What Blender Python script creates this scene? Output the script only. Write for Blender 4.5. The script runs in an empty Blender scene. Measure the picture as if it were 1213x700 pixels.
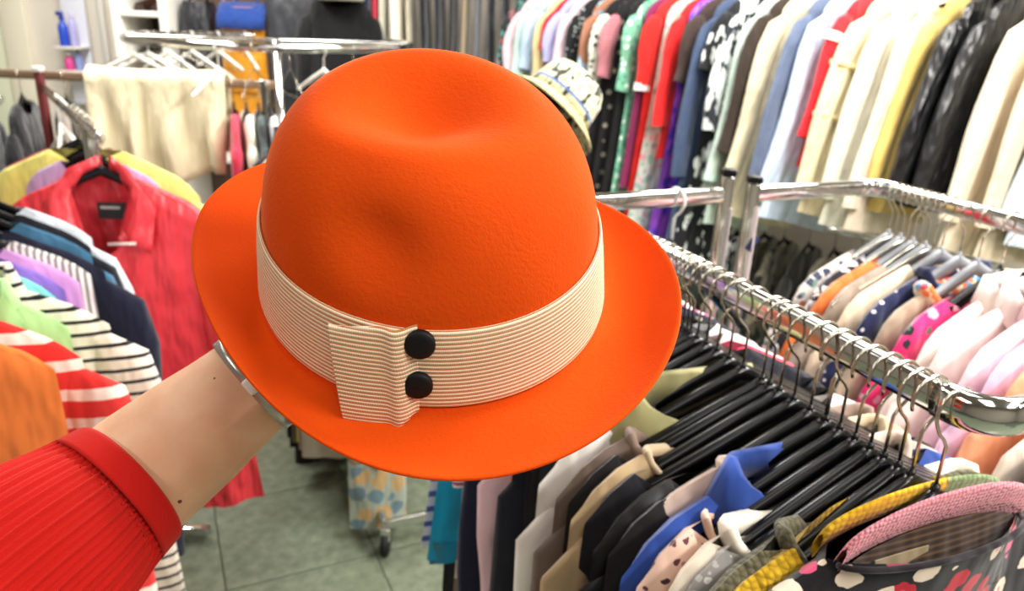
import bpy, bmesh, math, random
from mathutils import Vector, Matrix, noise
R = math.radians
sc = bpy.context.scene
COL = sc.collection

# ------------------------------------------------------------------ camera, world, lights, exposure
cam_d = bpy.data.cameras.new('camera'); cam = bpy.data.objects.new('camera', cam_d); COL.objects.link(cam)
cam_d.sensor_width = 36.0; cam_d.lens = 36.0 * 900.0 / 1213.0
cam_d.clip_start = 0.02
cam_d.dof.use_dof = True; cam_d.dof.focus_distance = 0.41; cam_d.dof.aperture_fstop = 10.5
EYE = Vector((0, 0, 1.62))
RGT = Vector((0.9990, 0.0149, 0.0410)); UPV = Vector((-0.0436, 0.3417, 0.9388)); BCK = Vector((0, -0.9397, 0.3420))
cam.matrix_world = Matrix.Translation(EYE) @ Matrix((RGT, UPV, BCK)).transposed().to_4x4()
sc.camera = cam
w = bpy.data.worlds.new('world'); sc.world = w; w.use_nodes = True
w.node_tree.nodes['Background'].inputs[0].default_value = (1, .98, .95, 1)
w.node_tree.nodes['Background'].inputs[1].default_value = 0.4

def area_light(name, loc, sx, sy, power, rot=(0, 0, 0), col=(1, .97, .92)):
    d = bpy.data.lights.new(name, 'AREA'); d.shape = 'RECTANGLE'; d.size = sx; d.size_y = sy; d.energy = power; d.color = col
    o = bpy.data.objects.new(name, d); COL.objects.link(o); o.location = loc; o.rotation_euler = rot
    return o
LP = [(-1.7, -0.6), (0.25, -0.7), (1.9, -0.6), (-1.7, 1.3), (0.1, 1.0), (1.7, 1.2), (-1.9, 3.3), (-0.3, 3.2), (1.1, 2.7)]
LW = [22, 9, 74, 8, 8, 100, 66, 42, 58]
for (x, y), pw in zip(LP, LW):
    area_light('ceiling_lamp', (x, y, 2.84), 0.6, 1.2, pw)
sc.view_settings.view_transform = 'Standard'; sc.view_settings.look = 'None'
sc.view_settings.gamma = 1.0; sc.view_settings.use_curve_mapping = False
sc.view_settings.exposure = 0.3
sc.cycles.use_denoising = True
sc.cycles.max_bounces = 6

# ------------------------------------------------------------------ helpers
def lin(h):
    if not isinstance(h, str): return tuple(h)
    h = h.lstrip('#'); out = []
    for i in (0, 2, 4):
        c = int(h[i:i+2], 16) / 255.0
        out.append(c / 12.92 if c <= .04045 else ((c + .055) / 1.055) ** 2.4)
    return tuple(out)

class NT:
    def __init__(s, name):
        s.m = bpy.data.materials.new(name); s.m.use_nodes = True
        s.t = s.m.node_tree; s.b = s.t.nodes['Principled BSDF']
    def n(s, typ, **kw):
        nd = s.t.nodes.new(typ)
        for k, v in kw.items():
            if k in nd.inputs.keys(): nd.inputs[k].default_value = v
            else: setattr(nd, k, v)
        return nd
    def l(s, a, b): s.t.links.new(a, b)
    def math(s, op, a, b=None):
        nd = s.t.nodes.new('ShaderNodeMath'); nd.operation = op
        for i, v in enumerate((a, b)):
            if v is None: continue
            if isinstance(v, (int, float)): nd.inputs[i].default_value = v
            else: s.l(v, nd.inputs[i])
        return nd.outputs[0]
    def mix(s, f, a, b):
        nd = s.t.nodes.new('ShaderNodeMix'); nd.data_type = 'RGBA'
        for i, v in ((0, f), (6, a), (7, b)):
            if isinstance(v, (int, float)): nd.inputs[i].default_value = v
            elif isinstance(v, tuple): nd.inputs[i].default_value = (v[0], v[1], v[2], 1)
            else: s.l(v, nd.inputs[i])
        return nd.outputs[2]
    def coords(s, scale=(1, 1, 1), distort=0, dscale=20):
        tc = s.n('ShaderNodeTexCoord'); mp = s.n('ShaderNodeMapping'); mp.inputs['Scale'].default_value = scale
        s.l(tc.outputs['Object'], mp.inputs[0]); o = mp.outputs[0]
        if distort:
            nz = s.n('ShaderNodeTexNoise'); nz.inputs['Scale'].default_value = dscale; s.l(tc.outputs['Object'], nz.inputs[0])
            vm = s.n('ShaderNodeVectorMath', operation='SCALE'); s.l(nz.outputs['Color'], vm.inputs[0]); vm.inputs['Scale'].default_value = distort
            va = s.n('ShaderNodeVectorMath', operation='ADD'); s.l(o, va.inputs[0]); s.l(vm.outputs[0], va.inputs[1]); o = va.outputs[0]
        return o
    def ramp(s, fac, stops, interp='CONSTANT'):
        nd = s.n('ShaderNodeValToRGB'); nd.color_ramp.interpolation = interp
        el = nd.color_ramp.elements
        while len(el) < len(stops): el.new(0.5)
        for e, (p, c) in zip(el, stops): e.position = p; e.color = (*c, 1)
        s.l(fac, nd.inputs[0]); return nd.outputs[0]
    def bump(s, h, strength=.3, dist=.002):
        nd = s.n('ShaderNodeBump'); nd.inputs['Strength'].default_value = strength; nd.inputs['Distance'].default_value = dist
        s.l(h, nd.inputs['Height']); 
        if s.b.inputs['Normal'].links: s.l(s.b.inputs['Normal'].links[0].from_socket, nd.inputs['Normal'])
        s.l(nd.outputs[0], s.b.inputs['Normal'])

def plain(name, col, rough=.5, metal=0.0, coat=0.0, spec=.5, alpha=1.0, trans=0.0):
    k = NT(name); k.b.inputs['Base Color'].default_value = (*lin(col), 1); k.b.inputs['Roughness'].default_value = rough
    k.b.inputs['Metallic'].default_value = metal; k.b.inputs['Coat Weight'].default_value = coat
    k.b.inputs['Specular IOR Level'].default_value = spec; k.b.inputs['Alpha'].default_value = alpha
    k.b.inputs['Transmission Weight'].default_value = trans
    return k.m

_fc = {}
def fab(base, pat='plain', c2=None, c3=None, sc_=40.0, duty=.5, rough=.85, wr=.5, axis=2, c4=None):
    """woven or knitted cloth with an optional print"""
    key = (base, pat, c2, c3, sc_, duty, rough, wr, axis, c4)
    if key in _fc: return _fc[key]
    k = NT('cloth_' + pat); B = lin(base); col = B
    C2 = lin(c2) if c2 else None; C3 = lin(c3) if c3 else C2; C4 = lin(c4) if c4 else C3
    if pat in ('stripe', 'stripe2', 'check'):
        v = k.coords(distort=.004, dscale=9); sp = k.n('ShaderNodeSeparateXYZ'); k.l(v, sp.inputs[0])
        f = k.math('GREATER_THAN', k.math('FRACT', k.math('MULTIPLY', sp.outputs[axis], sc_)), duty)
        if pat == 'check':
            f2 = k.math('GREATER_THAN', k.math('FRACT', k.math('MULTIPLY', sp.outputs[0], sc_)), duty)
            f = k.math('ABSOLUTE', k.math('SUBTRACT', f, f2))
        col = k.mix(f, B, C2)
    elif pat == 'dots':
        v = k.coords((sc_, sc_, sc_)); vo = k.n('ShaderNodeTexVoronoi', feature='F1'); vo.inputs['Randomness'].default_value = .35; vo.inputs['Scale'].default_value = 1
        k.l(v, vo.inputs[0]); col = k.mix(k.math('LESS_THAN', vo.outputs['Distance'], duty * .5), B, C2)
    elif pat == 'floral':
        v = k.coords((sc_, sc_, sc_), distort=.55, dscale=sc_ * 1.6)
        vo = k.n('ShaderNodeTexVoronoi', feature='F1'); vo.inputs['Scale'].default_value = 1; k.l(v, vo.inputs[0])
        sp = k.n('ShaderNodeSeparateColor'); k.l(vo.outputs['Color'], sp.inputs[0])
        fl = k.ramp(sp.outputs[0], [(0, C2), (.38, C3), (.66, C4), (.86, B)])
        fl = k.mix(k.math('LESS_THAN', vo.outputs['Distance'], .1), fl, C4)
        col = k.mix(k.math('LESS_THAN', vo.outputs['Distance'], duty), B, fl)
    elif pat == 'leaf':
        v = k.coords((sc_, sc_, sc_ * .6), distort=.3, dscale=30)
        nz = k.n('ShaderNodeTexNoise'); nz.inputs['Scale'].default_value = 1; nz.inputs['Detail'].default_value = 1; k.l(v, nz.inputs[0])
        col = k.ramp(nz.outputs[0], [(0, C3), (.40, B), (1 - duty, C2)])
    elif pat == 'knit':
        v = k.coords((sc_, sc_, sc_)); nz = k.n('ShaderNodeTexVoronoi'); nz.inputs['Scale'].default_value = 1; nz.inputs['Randomness'].default_value = .3; k.l(v, nz.inputs[0])
        col = k.mix(k.math('MULTIPLY', nz.outputs['Distance'], .9), B, C2)
        k.bump(k.math('SUBTRACT', 1.0, nz.outputs['Distance']), .9, .003)
    if isinstance(col, tuple): k.b.inputs['Base Color'].default_value = (*col, 1)
    else: k.l(col, k.b.inputs['Base Color'])
    k.b.inputs['Roughness'].default_value = rough; k.b.inputs['Specular IOR Level'].default_value = .25 if rough > .6 else .5
    k.b.inputs['Sheen Weight'].default_value = .25 if rough > .6 else 0
    v = k.coords((1, 1, .35)); nz = k.n('ShaderNodeTexNoise'); nz.inputs['Scale'].default_value = 17; nz.inputs['Detail'].default_value = 2; k.l(v, nz.inputs[0])
    k.bump(nz.outputs[0], min(1, wr * 1.4), .04)
    _fc[key] = k.m; return k.m

CHROME = plain('chrome', 'dcdcda', .1, 1.0)
STEEL = plain('hook_steel', 'cfc8b8', .22, 1.0)
BLACKP = plain('black_plastic', '070708', .24, spec=.32)
WHITEP = plain('white_plastic', 'efece4', .35)
GREYP = plain('grey_plastic', '8d9096', .3)
DARKW = plain('dark_wire', '2a2622', .35, .8)
RUBBER = plain('rubber', '161616', .7)

def link(name, me, parent=None, mat=None):
    o = bpy.data.objects.new(name, me); COL.objects.link(o)
    if mat and not me.materials: me.materials.append(mat)
    if parent: o.parent = parent
    return o
def tag(o, label=None, cat=None, group=None, kind=None):
    if label: o['label'] = label
    if cat: o['category'] = cat
    if group: o['group'] = group
    if kind: o['kind'] = kind
    return o
def thing(name, label, cat, loc=(0, 0, 0), rz=0.0, group=None, rot=None):
    o = bpy.data.objects.new(name, None); COL.objects.link(o); o.empty_display_size = .05
    o.location = loc; o.rotation_euler = rot if rot else (0, 0, rz)
    return tag(o, label, cat, group)

class MB:
    """collects shapes and links them as ONE mesh"""
    def __init__(s): s.v = []; s.f = []; s.flat = False
    def grid(s, P, closeu=False, flip=False):
        n0 = len(s.v); nr = len(P); nc = len(P[0])
        for row in P: s.v.extend(tuple(p) for p in row)
        for i in range(nr - 1):
            for j in range(nc if closeu else nc - 1):
                a = n0 + i * nc + j; b = n0 + i * nc + (j + 1) % nc; q = (a, b, b + nc, a + nc)
                s.f.append(q[::-1] if flip else q)
        return n0
    def tube(s, pts, rad, n=8, cap=True, closed=False, up=(0, 0, 1), ry=None):
        pts = [Vector(p) for p in pts]; m = len(pts); rows = []
        last = None
        for i, p in enumerate(pts):
            if closed: t = pts[(i + 1) % m] - pts[i - 1]
            else: t = pts[min(i + 1, m - 1)] - pts[max(i - 1, 0)]
            t.normalize()
            if last is None:
                u = Vector(up); 
                if abs(u.dot(t)) > .95: u = Vector((1, 0, 0))
                a = t.cross(u).normalized()
            else: a = (last - t * last.dot(t)).normalized()
            last = a; b = a.cross(t)
            r = rad[i] if isinstance(rad, (list, tuple)) else rad
            r2 = (ry[i] if isinstance(ry, (list, tuple)) else ry) if ry else r
            rows.append([p + a * (r * math.cos(2 * math.pi * k / n)) + b * (r2 * math.sin(2 * math.pi * k / n)) for k in range(n)])
        if closed: rows.append(rows[0])
        n0 = s.grid(rows, True)
        if cap and not closed:
            s.f.append(tuple(n0 + k for k in range(n))[::-1]); e = n0 + (len(rows) - 1) * n; s.f.append(tuple(e + k for k in range(n)))
        return s
    def box(s, c, d, M=None, bev=0):
        bm = bmesh.new(); bmesh.ops.create_cube(bm, size=1)
        for v in bm.verts: v.co = Vector((v.co.x * d[0], v.co.y * d[1], v.co.z * d[2]))
        if bev: bmesh.ops.bevel(bm, geom=bm.edges[:], offset=bev, segments=2, affect='EDGES', profile=.5)
        n0 = len(s.v)
        for v in bm.verts:
            p = Vector(v.co)
            if M: p = M @ p
            s.v.append(tuple(p + Vector(c)))
        bm.verts.index_update()
        for f in bm.faces: s.f.append(tuple(n0 + v.index for v in f.verts))
        bm.free(); return s
    def bar(s, a, b, wd, ht, bev=.004):
        a = Vector(a); b = Vector(b); x = (b - a); L = x.length; x.normalize()
        up = Vector((0, 0, 1)) if abs(x.z) < .9 else Vector((0, 1, 0))
        y = up.cross(x).normalized(); z = x.cross(y)
        M = Matrix((x, y, z)).transposed()
        return s.box((a + b) / 2, (L, wd, ht), M, bev)
    def lathe(s, prof, n=32, c=(0, 0, 0)):
        rows = [[(c[0] + r * math.cos(2 * math.pi * k / n), c[1] + r * math.sin(2 * math.pi * k / n), c[2] + z) for k in range(n)] for r, z in prof]
        s.grid(rows, True); return s
    def mesh(s, name, smooth=True):
        me = bpy.data.meshes.new(name); me.from_pydata(s.v, [], s.f); me.update()
        if smooth:
            for p in me.polygons: p.use_smooth = True
        return me
    def build(s, name, mat, parent=None, smooth=True, auto=None):
        me = s.mesh(name, smooth); me.materials.append(mat)
        if auto:
            bm = bmesh.new(); bm.from_mesh(me)
            for e in bm.edges:
                if len(e.link_faces) == 2 and e.calc_face_angle(0) > R(auto): e.smooth = False
            bm.to_mesh(me); bm.free()
        return link(name, me, parent)

def solid(o, t, off=-1):
    m = o.modifiers.new('thickness', 'SOLIDIFY'); m.thickness = t; m.offset = off; return o

# ------------------------------------------------------------------ the room
def structure(o): o['kind'] = 'structure'; return o
wall_m = plain('wall_paint', 'e6dfd2', .8)
k = NT('floor_vinyl'); v = k.coords(); nz = k.n('ShaderNodeTexNoise'); nz.inputs['Scale'].default_value = 26; nz.inputs['Detail'].default_value = 5; k.l(v, nz.inputs[0])
k.l(k.ramp(nz.outputs[0], [(.3, lin('646d5a')), (.5, lin('747d69')), (.72, lin('858d79'))], 'LINEAR'), k.b.inputs['Base Color']); k.b.inputs['Roughness'].default_value = .3
TILE_M = k.m
grout = plain('tile_joint', '4c5348', .8)
PTS = [(-3.6, -2.6), (3.8, -2.6), (3.8, 1.95), (0.45, 4.98), (-3.6, 4.98)]
m = MB(); m.v = [(x, y, 0) for x, y in PTS] + [(x, y, -.08) for x, y in PTS]
m.f = [(0, 1, 2, 3, 4), (9, 8, 7, 6, 5)] + [(i, i + 5, (i + 1) % 5 + 5, (i + 1) % 5) for i in range(5)]
for i_ in range(5): m.v[i_] = (m.v[i_][0], m.v[i_][1], -.004)
floor = structure(m.build('floor', grout, None, False))
m = MB(); m.v = [(x, y, 2.9) for x, y in PTS] + [(x, y, 2.98) for x, y in PTS]
m.f = [(4, 3, 2, 1, 0), (5, 6, 7, 8, 9)] + [(i, (i + 1) % 5, (i + 1) % 5 + 5, i + 5) for i in range(5)]
structure(m.build('ceiling', plain('ceiling_paint', '9c9992', .9), None, False))
wall_d = plain('unseen_wall_dark', '8d867b', .8)  # unseen walls darkened, as is the ceiling, to cut bounced light
def wall(name, a, b, mt=wall_m):
    a = Vector((*a, 0)); b = Vector((*b, 0)); d = (b - a).normalized(); n = Vector((d.y, -d.x, 0)) * .05
    m = MB(); m.bar(a + n + Vector((0, 0, 1.45)), b + n + Vector((0, 0, 1.45)), .1, 2.9, 0)
    return structure(m.build(name, mt, None, False))
wall('wall_front', PTS[0], PTS[1], wall_d); wall('wall_right', PTS[1], PTS[2], wall_d); wall('wall_diagonal', PTS[2], PTS[3])
wall('wall_back', PTS[3], PTS[4]); wall('wall_left', PTS[4], PTS[0], wall_d)
# floor tiles, laid square to the racks
tm = MB().box((0, 0, -.003), (.446, .446, .006), None, .0012).mesh('tile', False); tm.materials.append(TILE_M)
d1 = Vector((.43, -.903, 0)); d2 = Vector((.903, .43, 0)); o0 = Vector((-.8045, 1.7964, 0))
def inside(p, mg=.33):
    for i in range(5):
        a = PTS[i]; b = PTS[(i + 1) % 5]; L = math.hypot(b[0] - a[0], b[1] - a[1])
        if ((b[0] - a[0]) * (p.y - a[1]) - (b[1] - a[1]) * (p.x - a[0])) / L < mg: return False
    return True
cells = []
for i in range(-16, 16):
    for j in range(-16, 16):
        p = o0 + d1 * (.45 * (i + .5)) + d2 * (.45 * (j + .5))
        if inside(p): cells.append((p.y < -.4, p.length, p))
cells.sort(key=lambda c: (c[0], c[1]))
for c in cells[:170]:
    o = link('tile', tm, floor); o.location = c[2]; o.rotation_euler = (0, 0, math.atan2(d1.y, d1.x))

# ------------------------------------------------------------------ hangers
NECK = -.083
def arm_drop(x, hw=.215): return .092 * ((math.sqrt(x * x + .0006) - .0245) / (hw - .0231)) ** .95 if abs(x) > .001 else 0.0
def hook_mesh(r=.0016, rr=.0205, flip=1, neck=NECK):
    pts = []
    for a in range(205, -50, -15):
        pts.append((flip * rr * math.cos(R(a)), 0, -.004 + rr * math.sin(R(a))))
    x0, _, z0 = pts[-1]
    pts += [(x0 * .75, 0, z0 - .007), (x0 * .3, 0, z0 - .014), (x0 * .02, 0, z0 - .021), (0, 0, neck - .004)]
    return MB().tube(pts, r, 6, up=(0, 1, 0)).mesh('hook')
def body_mesh(hw=.215, wire=False, thick=1.0, bar=False):
    m = MB()
    if wire:
        m.tube([(x * hw / 12, 0, NECK - arm_drop(x * hw / 12, hw)) for x in range(-12, 13)], .0016, 6, up=(0, 1, 0))
        m.tube([(-hw, 0, NECK - arm_drop(hw, hw)), (-hw * .98, 0, NECK - arm_drop(hw, hw) - .012), (hw * .98, 0, NECK - arm_drop(hw, hw) - .012), (hw, 0, NECK - arm_drop(hw, hw))], .0016, 6, up=(0, 1, 0))
        return m.mesh('body')
    rows = []
    N = 18
    for i in range(-N, N + 1):
        x = i * hw / N; t = abs(i) / N
        h = (.025 - .013 * t) if t < .97 else .006; wd = (.0056 + .0018 * math.sin(math.pi * t)) * thick if t < .97 else .003
        zc = NECK - arm_drop(x, hw) - h * .5 + (.006 * math.exp(-(t / .06) ** 2))
        rows.append([(x, wd * a, zc + h * b) for a, b in ((-1, -.5), (-1, .25), (-.55, .5), (.55, .5), (1, .25), (1, -.5), (.45, -.5), (.3, .1), (-.3, .1), (-.45, -.5))])
    m.grid(rows, True); n = 10
    m.f.append(tuple(range(n))); e = len(m.v) - n; m.f.append(tuple(range(e, e + n))[::-1])
    m.tube([(0, 0, NECK + .010), (0, 0, NECK - .004)], [.0035, .005], 8)
    if bar: m.tube([(-hw * .8, 0, NECK - arm_drop(hw * .8, hw) - .012), (-hw * .78, 0, NECK - .12), (hw * .78, 0, NECK - .12), (hw * .8, 0, NECK - arm_drop(hw * .8, hw) - .012)], .003, 6, up=(0, 1, 0))
    return m.mesh('body')
HOOKS = {}
BODY = {'black': body_mesh(.193), 'slim': body_mesh(.17, thick=.8), 'wide': body_mesh(.195), 'bar': body_mesh(bar=True), 'wire': body_mesh(.2, wire=True), 'white': body_mesh(.2), 'grey': body_mesh(.185, thick=.8)}
for kx, mt in (('black', BLACKP), ('slim', BLACKP), ('wide', BLACKP), ('bar', BLACKP), ('wire', STEEL), ('white', WHITEP), ('grey', GREYP)): BODY[kx].materials.append(mt)
for mt, nm in ((STEEL, 's'), (WHITEP, 'w'), (BLACKP, 'b'), (DARKW, 'd')):
    for fl in (-1, 1):
        me = hook_mesh(.0016 if nm in 'sd' else .003, flip=fl); me.materials.append(mt); HOOKS[nm, fl] = me
def holding(kind, lab):
    w_ = ('%s holding the %s' % (kind, lab)).split()[:16]
    while w_[-1] in ('the', 'a', 'of', 'on', 'and', 'with', 'by', 'at', 'in', 'its', 'right', 'left', 'under', 'beside', 'between', 'behind', 'just', 'far', 'white', 'black', 'hat', 'furthest', 'near', 'two', 'dark', 'pale', 'second', 'bound'): w_.pop()
    return ' '.join(w_)
def hanger(P, rz, kind, hook, label, group, rnd, tilt=0.0):
    t = thing('clothes_hanger', label, 'hanger', P, rz, group); t.rotation_euler = (0, tilt, rz)
    hk = link('hook', HOOKS[hook, rnd.choice((-1, 1))], t)
    link('arms', BODY[kind], t)
    return t

# ------------------------------------------------------------------ garments
def garment(name, label, cat, P, rz, mat, hw=.2, nw=.075, L=.65, sl=.0, th=.028, flare=.03, scoop=.05, bscoop=.012, seed=0, smat=None,
            collar=None, cmat=None, band=None, bandr=.006, open_=.012, group=None, fold=.008, cuff=None, hem=None, buttons=None, sdrop=.0, front=-1, fine=1.0, sw=1.0, tilt=0.0, lift=.004, tip=.034, half=False, sout=.03):
    rnd = random.Random(seed); t = thing(name, label, cat, P, rz, group); t.rotation_euler = (0, tilt, rz)
    zs = lambda x: NECK + lift - arm_drop(x) - tip * max(0, (abs(x) / hw - .74) / .26) ** 2
    NU = int(18 * fine); NV = int(12 * fine); ph = rnd.uniform(0, 6); fk = rnd.uniform(22, 34)
    zh = NECK - L
    def foldv(x, v): return fold * v ** .8 * (math.sin(fk * x + ph + 1.5 * v) + .5 * math.sin(2.3 * fk * x + 2 * ph))
    m = MB()
    def pan(side, thk, shrink=1.0):
        rows = []
        sco = scoop if side == front else bscoop
        for i in range(NV + 1):
            v = (i / NV) ** 1.4; row = []
            hv = hw * (1 - .08 * min(1, max(0, v - .12) * 4) * (1 if sl else .6)) + flare * v
            for j in range(NU + 1):
                u = -1 + 2 * j / NU; x0 = u * hw
                x = u * hv
                # put columns on the neck edge
                if abs(x0) > nw: zt = zs(x0)
                else: zt = zs(nw) - sco * math.sqrt(max(0, 1 - (x0 / nw) ** 2))
                z = zt * (1 - v) + zh * v + (.006 * math.sin(9 * x + ph) * v)
                e = (1 - abs(u) ** (4 + 8 * max(0, 1 - v / .4)))
                y = side * (max(.0095, thk / 2 * (.45 + .55 * min(1, v * 5))) * e) if i else 0.0
                if abs(x0) < nw and i == 0: y = side * .0085 * e
                if i == 1 and abs(x0) >= nw: z = zt - .003
                if i == 0 and abs(x0) >= nw: z += .0035
                if abs(x0) < nw: y += side * open_ * (1 - (x0 / nw) ** 2) * max(0, 1 - v * 3.5)
                y += foldv(x, v)
                row.append((x, y, z))
            rows.append(row)
        return rows
    m.grid(pan(-1, th)); m.grid(pan(1, th), flip=True)
    b = m.build('body', mat, t)
    if sl:
        for s in (-1, 1):
            m = MB(); dr = rnd.uniform(-.012, .02); x1 = hw - .01; z1 = zs(hw) - .03
            n = 9; pts = []; ra = []; rb = []
            for i in range(n + 1):
                f = i / n; d = f * sl
                px = x1 - .035 * math.exp(-d / .03) + (sout + dr * (sout > .01)) * min(1, d / .16) ** 1.0 + .008 * math.sin(7 * f + ph)
                pts.append((s * px, foldv(s * x1, .25 * f) + .004 * math.sin(5 * f + ph), z1 + .022 - d))
                rr = (.034 + .026 * min(1, d / .07) - .018 * f) * sw; ra.append(rr * (.55 if i == 0 else 1)); rb.append(min(th * .5, rr) * (.35 if i == 0 else .95) * (1 + .12 * math.sin(9 * f + seed)))
            m.tube(pts, rb, 12, cap=False, up=(0, 1, 0), ry=ra) if False else m.tube(pts, ra, 12, cap=False, up=(0, 1, 0), ry=rb)
            # pleat-like creases on the sleeve
            so = m.build('sleeve', smat or mat, t)
            if cuff:
                e = Vector(pts[-1]); MB().tube([e + Vector((0, 0, .03)), e - Vector((0, 0, .004))], [ra[-1] * 1.06] * 2, 12, cap=False, up=(0, 1, 0), ry=[rb[-1] * 1.1] * 2).build('cuff', cuff, t)
    if collar:
        m = MB(); rows = [[], [], [], []]; NA = 28
        for a in range(NA + 1):
            an = -math.pi / 2 * front + 2 * math.pi * (a / NA)   # starts and ends at the front
            an = (math.pi / 2 * front) + 2 * math.pi * (a + .0) / NA
            ca, sa = math.cos(an), math.sin(an); isf = (sa * front) > 0
            x = nw * ca; sco = scoop if isf else bscoop
            z0 = zs(nw) - sco * math.sqrt(max(0, 1 - ca * ca)); y0 = open_ * sa + .0085 * max(-1, min(1, sa * 3))
            fr = abs(a / NA - .5) * 2      # 1 at the front ends
            hgt = collar * (1 - .25 * fr)
            o_ = .010 + .018 * fr; k2 = -1 if sa < 0 else 1
            rows[0].append((x, y0, z0 + .002)); rows[1].append((x * 1.0, y0 * 1.05, z0 + hgt))
            rows[2].append((x * 1.06, y0 * 1.15 + .004 * sa, z0 + hgt + .003)); rows[3].append((x * (1.12 + .22 * fr), y0 * 1.2 + .012 * sa, z0 - .004 - .022 * fr))
        if half: kp = [q for q in range(NA + 1) if rows[0][q][0] > -.3 * nw]; kp = [q for q in kp if q <= NA / 2] if front < 0 else kp; rows = [[r_[q] for q in kp] for r_ in rows]
        m.grid(rows); solid(m.build('collar', cmat or mat, t), .0025, 0)
    if band:
        pts = []
        for a in range(40):
            an = 2 * math.pi * a / 40; ca, sa = math.cos(an), math.sin(an); isf = sa * front > 0
            pts.append((nw * ca, open_ * sa + .0085 * max(-1, min(1, sa * 3)), zs(nw) - (scoop if isf else bscoop) * math.sqrt(max(0, 1 - ca * ca)) + .002))
        MB().tube(pts, bandr * .55, 8, closed=True, up=(0, 1, 0), ry=bandr).build('neckband', band, t)
    if buttons:
        for q in range(5):
            z = zs(nw) - scoop - .03 - q * .09
            MB().tube([(0, front * (th / 2 + .004) + foldv(0, .2), z), (0, front * (th / 2 + .008) + foldv(0, .2), z)], .006, 10, up=(0, 0, 1)).build('button', buttons, t)
    if hem:
        mm = MB(); rows = []
        for kk in (0, 1):
            row = []
            for side in (-1, 1):
                for j in range(NU + 1):
                    u = (-1 + 2 * j / NU) * (1 if side < 0 else -1); x = u * (hw * .92 + flare)
                    row.append((x * 1.01, side * (th / 2 + .002) * (1 - abs(u) ** 4) + foldv(x, .97), zh + .045 * (1 - kk) - .003))
            rows.append(row)
        mm.grid(rows, True); mm.build('hem', hem, t)
    return t

# ------------------------------------------------------------------ chrome double-rail racks
def rack(label, A, u, v, length, width, z, stickers=True, posts=True, cat='clothes rack'):
    """A: back end of the left rail; u: along the rail towards the camera; v: to the left. Two rails, two posts at each end."""
    t = thing('clothes_rack', label, cat, (A.x, A.y, 0), 0)
    a = Vector((0, 0, z)); rgt = -v
    ends = [a, a + u * length]; W = rgt * width
    for off, nm in ((Vector(), 0), (W, 1)):
        MB().bar(ends[0] + off + u * .015, ends[1] + off - u * .02, .016, .030, .006).build('rail', CHROME, t, auto=50)
    for ei, e in enumerate(ends):
        sgn = -1 if ei == 0 else 1
        mid = e + W * .47
        MB().bar(e + rgt * .02, mid - rgt * .0, .016, .030, .006).build('crossbar', CHROME, t, auto=50)
        MB().bar(mid + rgt * .06, e + W - rgt * .02, .016, .030, .006).build('crossbar', CHROME, t, auto=50)
        for c in (e, e + W):   # rounded corner castings
            s1 = rgt if c is e else -rgt; s2 = -u * sgn * 1.0
            pts = []
            for q in range(9):
                an = math.pi / 2 * q / 8; pts.append(c + s2 * (.032 - .032 * math.sin(an)) * 1.0 + s1 * (.032 - .032 * math.cos(an)))
            MB().tube([pts[0] + s2 * .012] + pts + [pts[-1] + s1 * .012], .0105, 12, up=(0, 0, 1), ry=.0175).build('corner', CHROME, t)
        for dd, hh in ((0, .035), (.06, .02)):
            pc = mid + rgt * dd
            MB().bar(pc + Vector((0, 0, hh)), Vector((pc.x, pc.y, .12)), .022, .022, .003).build('post', CHROME, t, auto=40)
            MB().box(pc + Vector((0, 0, hh + .006)), (.025, .025, .014), None, .003).build('post_cap', BLACKP, t)
    # base frame and castors
    for off in (Vector(), W):
        MB().bar(Vector((ends[0].x, ends[0].y, .11)) + off, Vector((ends[1].x, ends[1].y, .11)) + off, .02, .03, .005).build('base_rail', CHROME, t, auto=50)
        for e in ends:
            c = Vector((e.x, e.y, 0)) + off
            wh = MB().tube([c + Vector((-.012, 0, .04)), c + Vector((.012, 0, .04))], .04, 16).build('castor', RUBBER, t)
            MB().bar(c + Vector((0, 0, .098)), c + Vector((0, 0, .05)), .03, .03, .004).build('castor_fork', CHROME, wh)
    for e in ends:
        MB().bar(Vector((e.x, e.y, .11)), Vector((e.x, e.y, .11)) + W, .02, .03, .005).build('base_rail', CHROME, t, auto=50)
    return t
U = Vector((.393, -.92, 0)).normalized(); V = Vector((-.92, -.393, 0)).normalized()
YB = math.atan2(V.y, V.x)
A_B = Vector((.08, 1.216, 0)); LEN = .748; WID = .678; ZR = 1.34
rk = rack('chrome double-rail clothes rack at the right, crowded with black hangers', A_B, U, V, LEN, WID, ZR)
rl = Vector((0, 0, 0))
mid = Vector((0, 0, 0)) - V * WID * .47
for dd, c2, z0, z1 in ((0, 'd63a55', .0, .25), (.06, '2b3560', .0, .2)):
    pc = mid - V * dd
    fr = U * .0125
    s_ = MB().bar(pc + fr + Vector((.004, 0, ZR - .02)), pc + fr + Vector((.004, 0, ZR - .21)), .0012, .021, .0003).build('label_strip', plain('label_paper', 'f2e6e4', .5), rk, False)
    MB().box(pc + fr + U * .0012 + Vector((.004, 0, ZR - (.17 if dd == 0 else .09))), (.013, .0012, .03), Matrix.Rotation(.5, 3, 'Y')).build('printed_mark', plain('label_ink', c2, .6), s_, False)

rnd = random.Random(5)
def railpt(A, u, s, z=ZR): return Vector((A.x, A.y, 0)) + u * s + Vector((0, 0, z))

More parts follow.
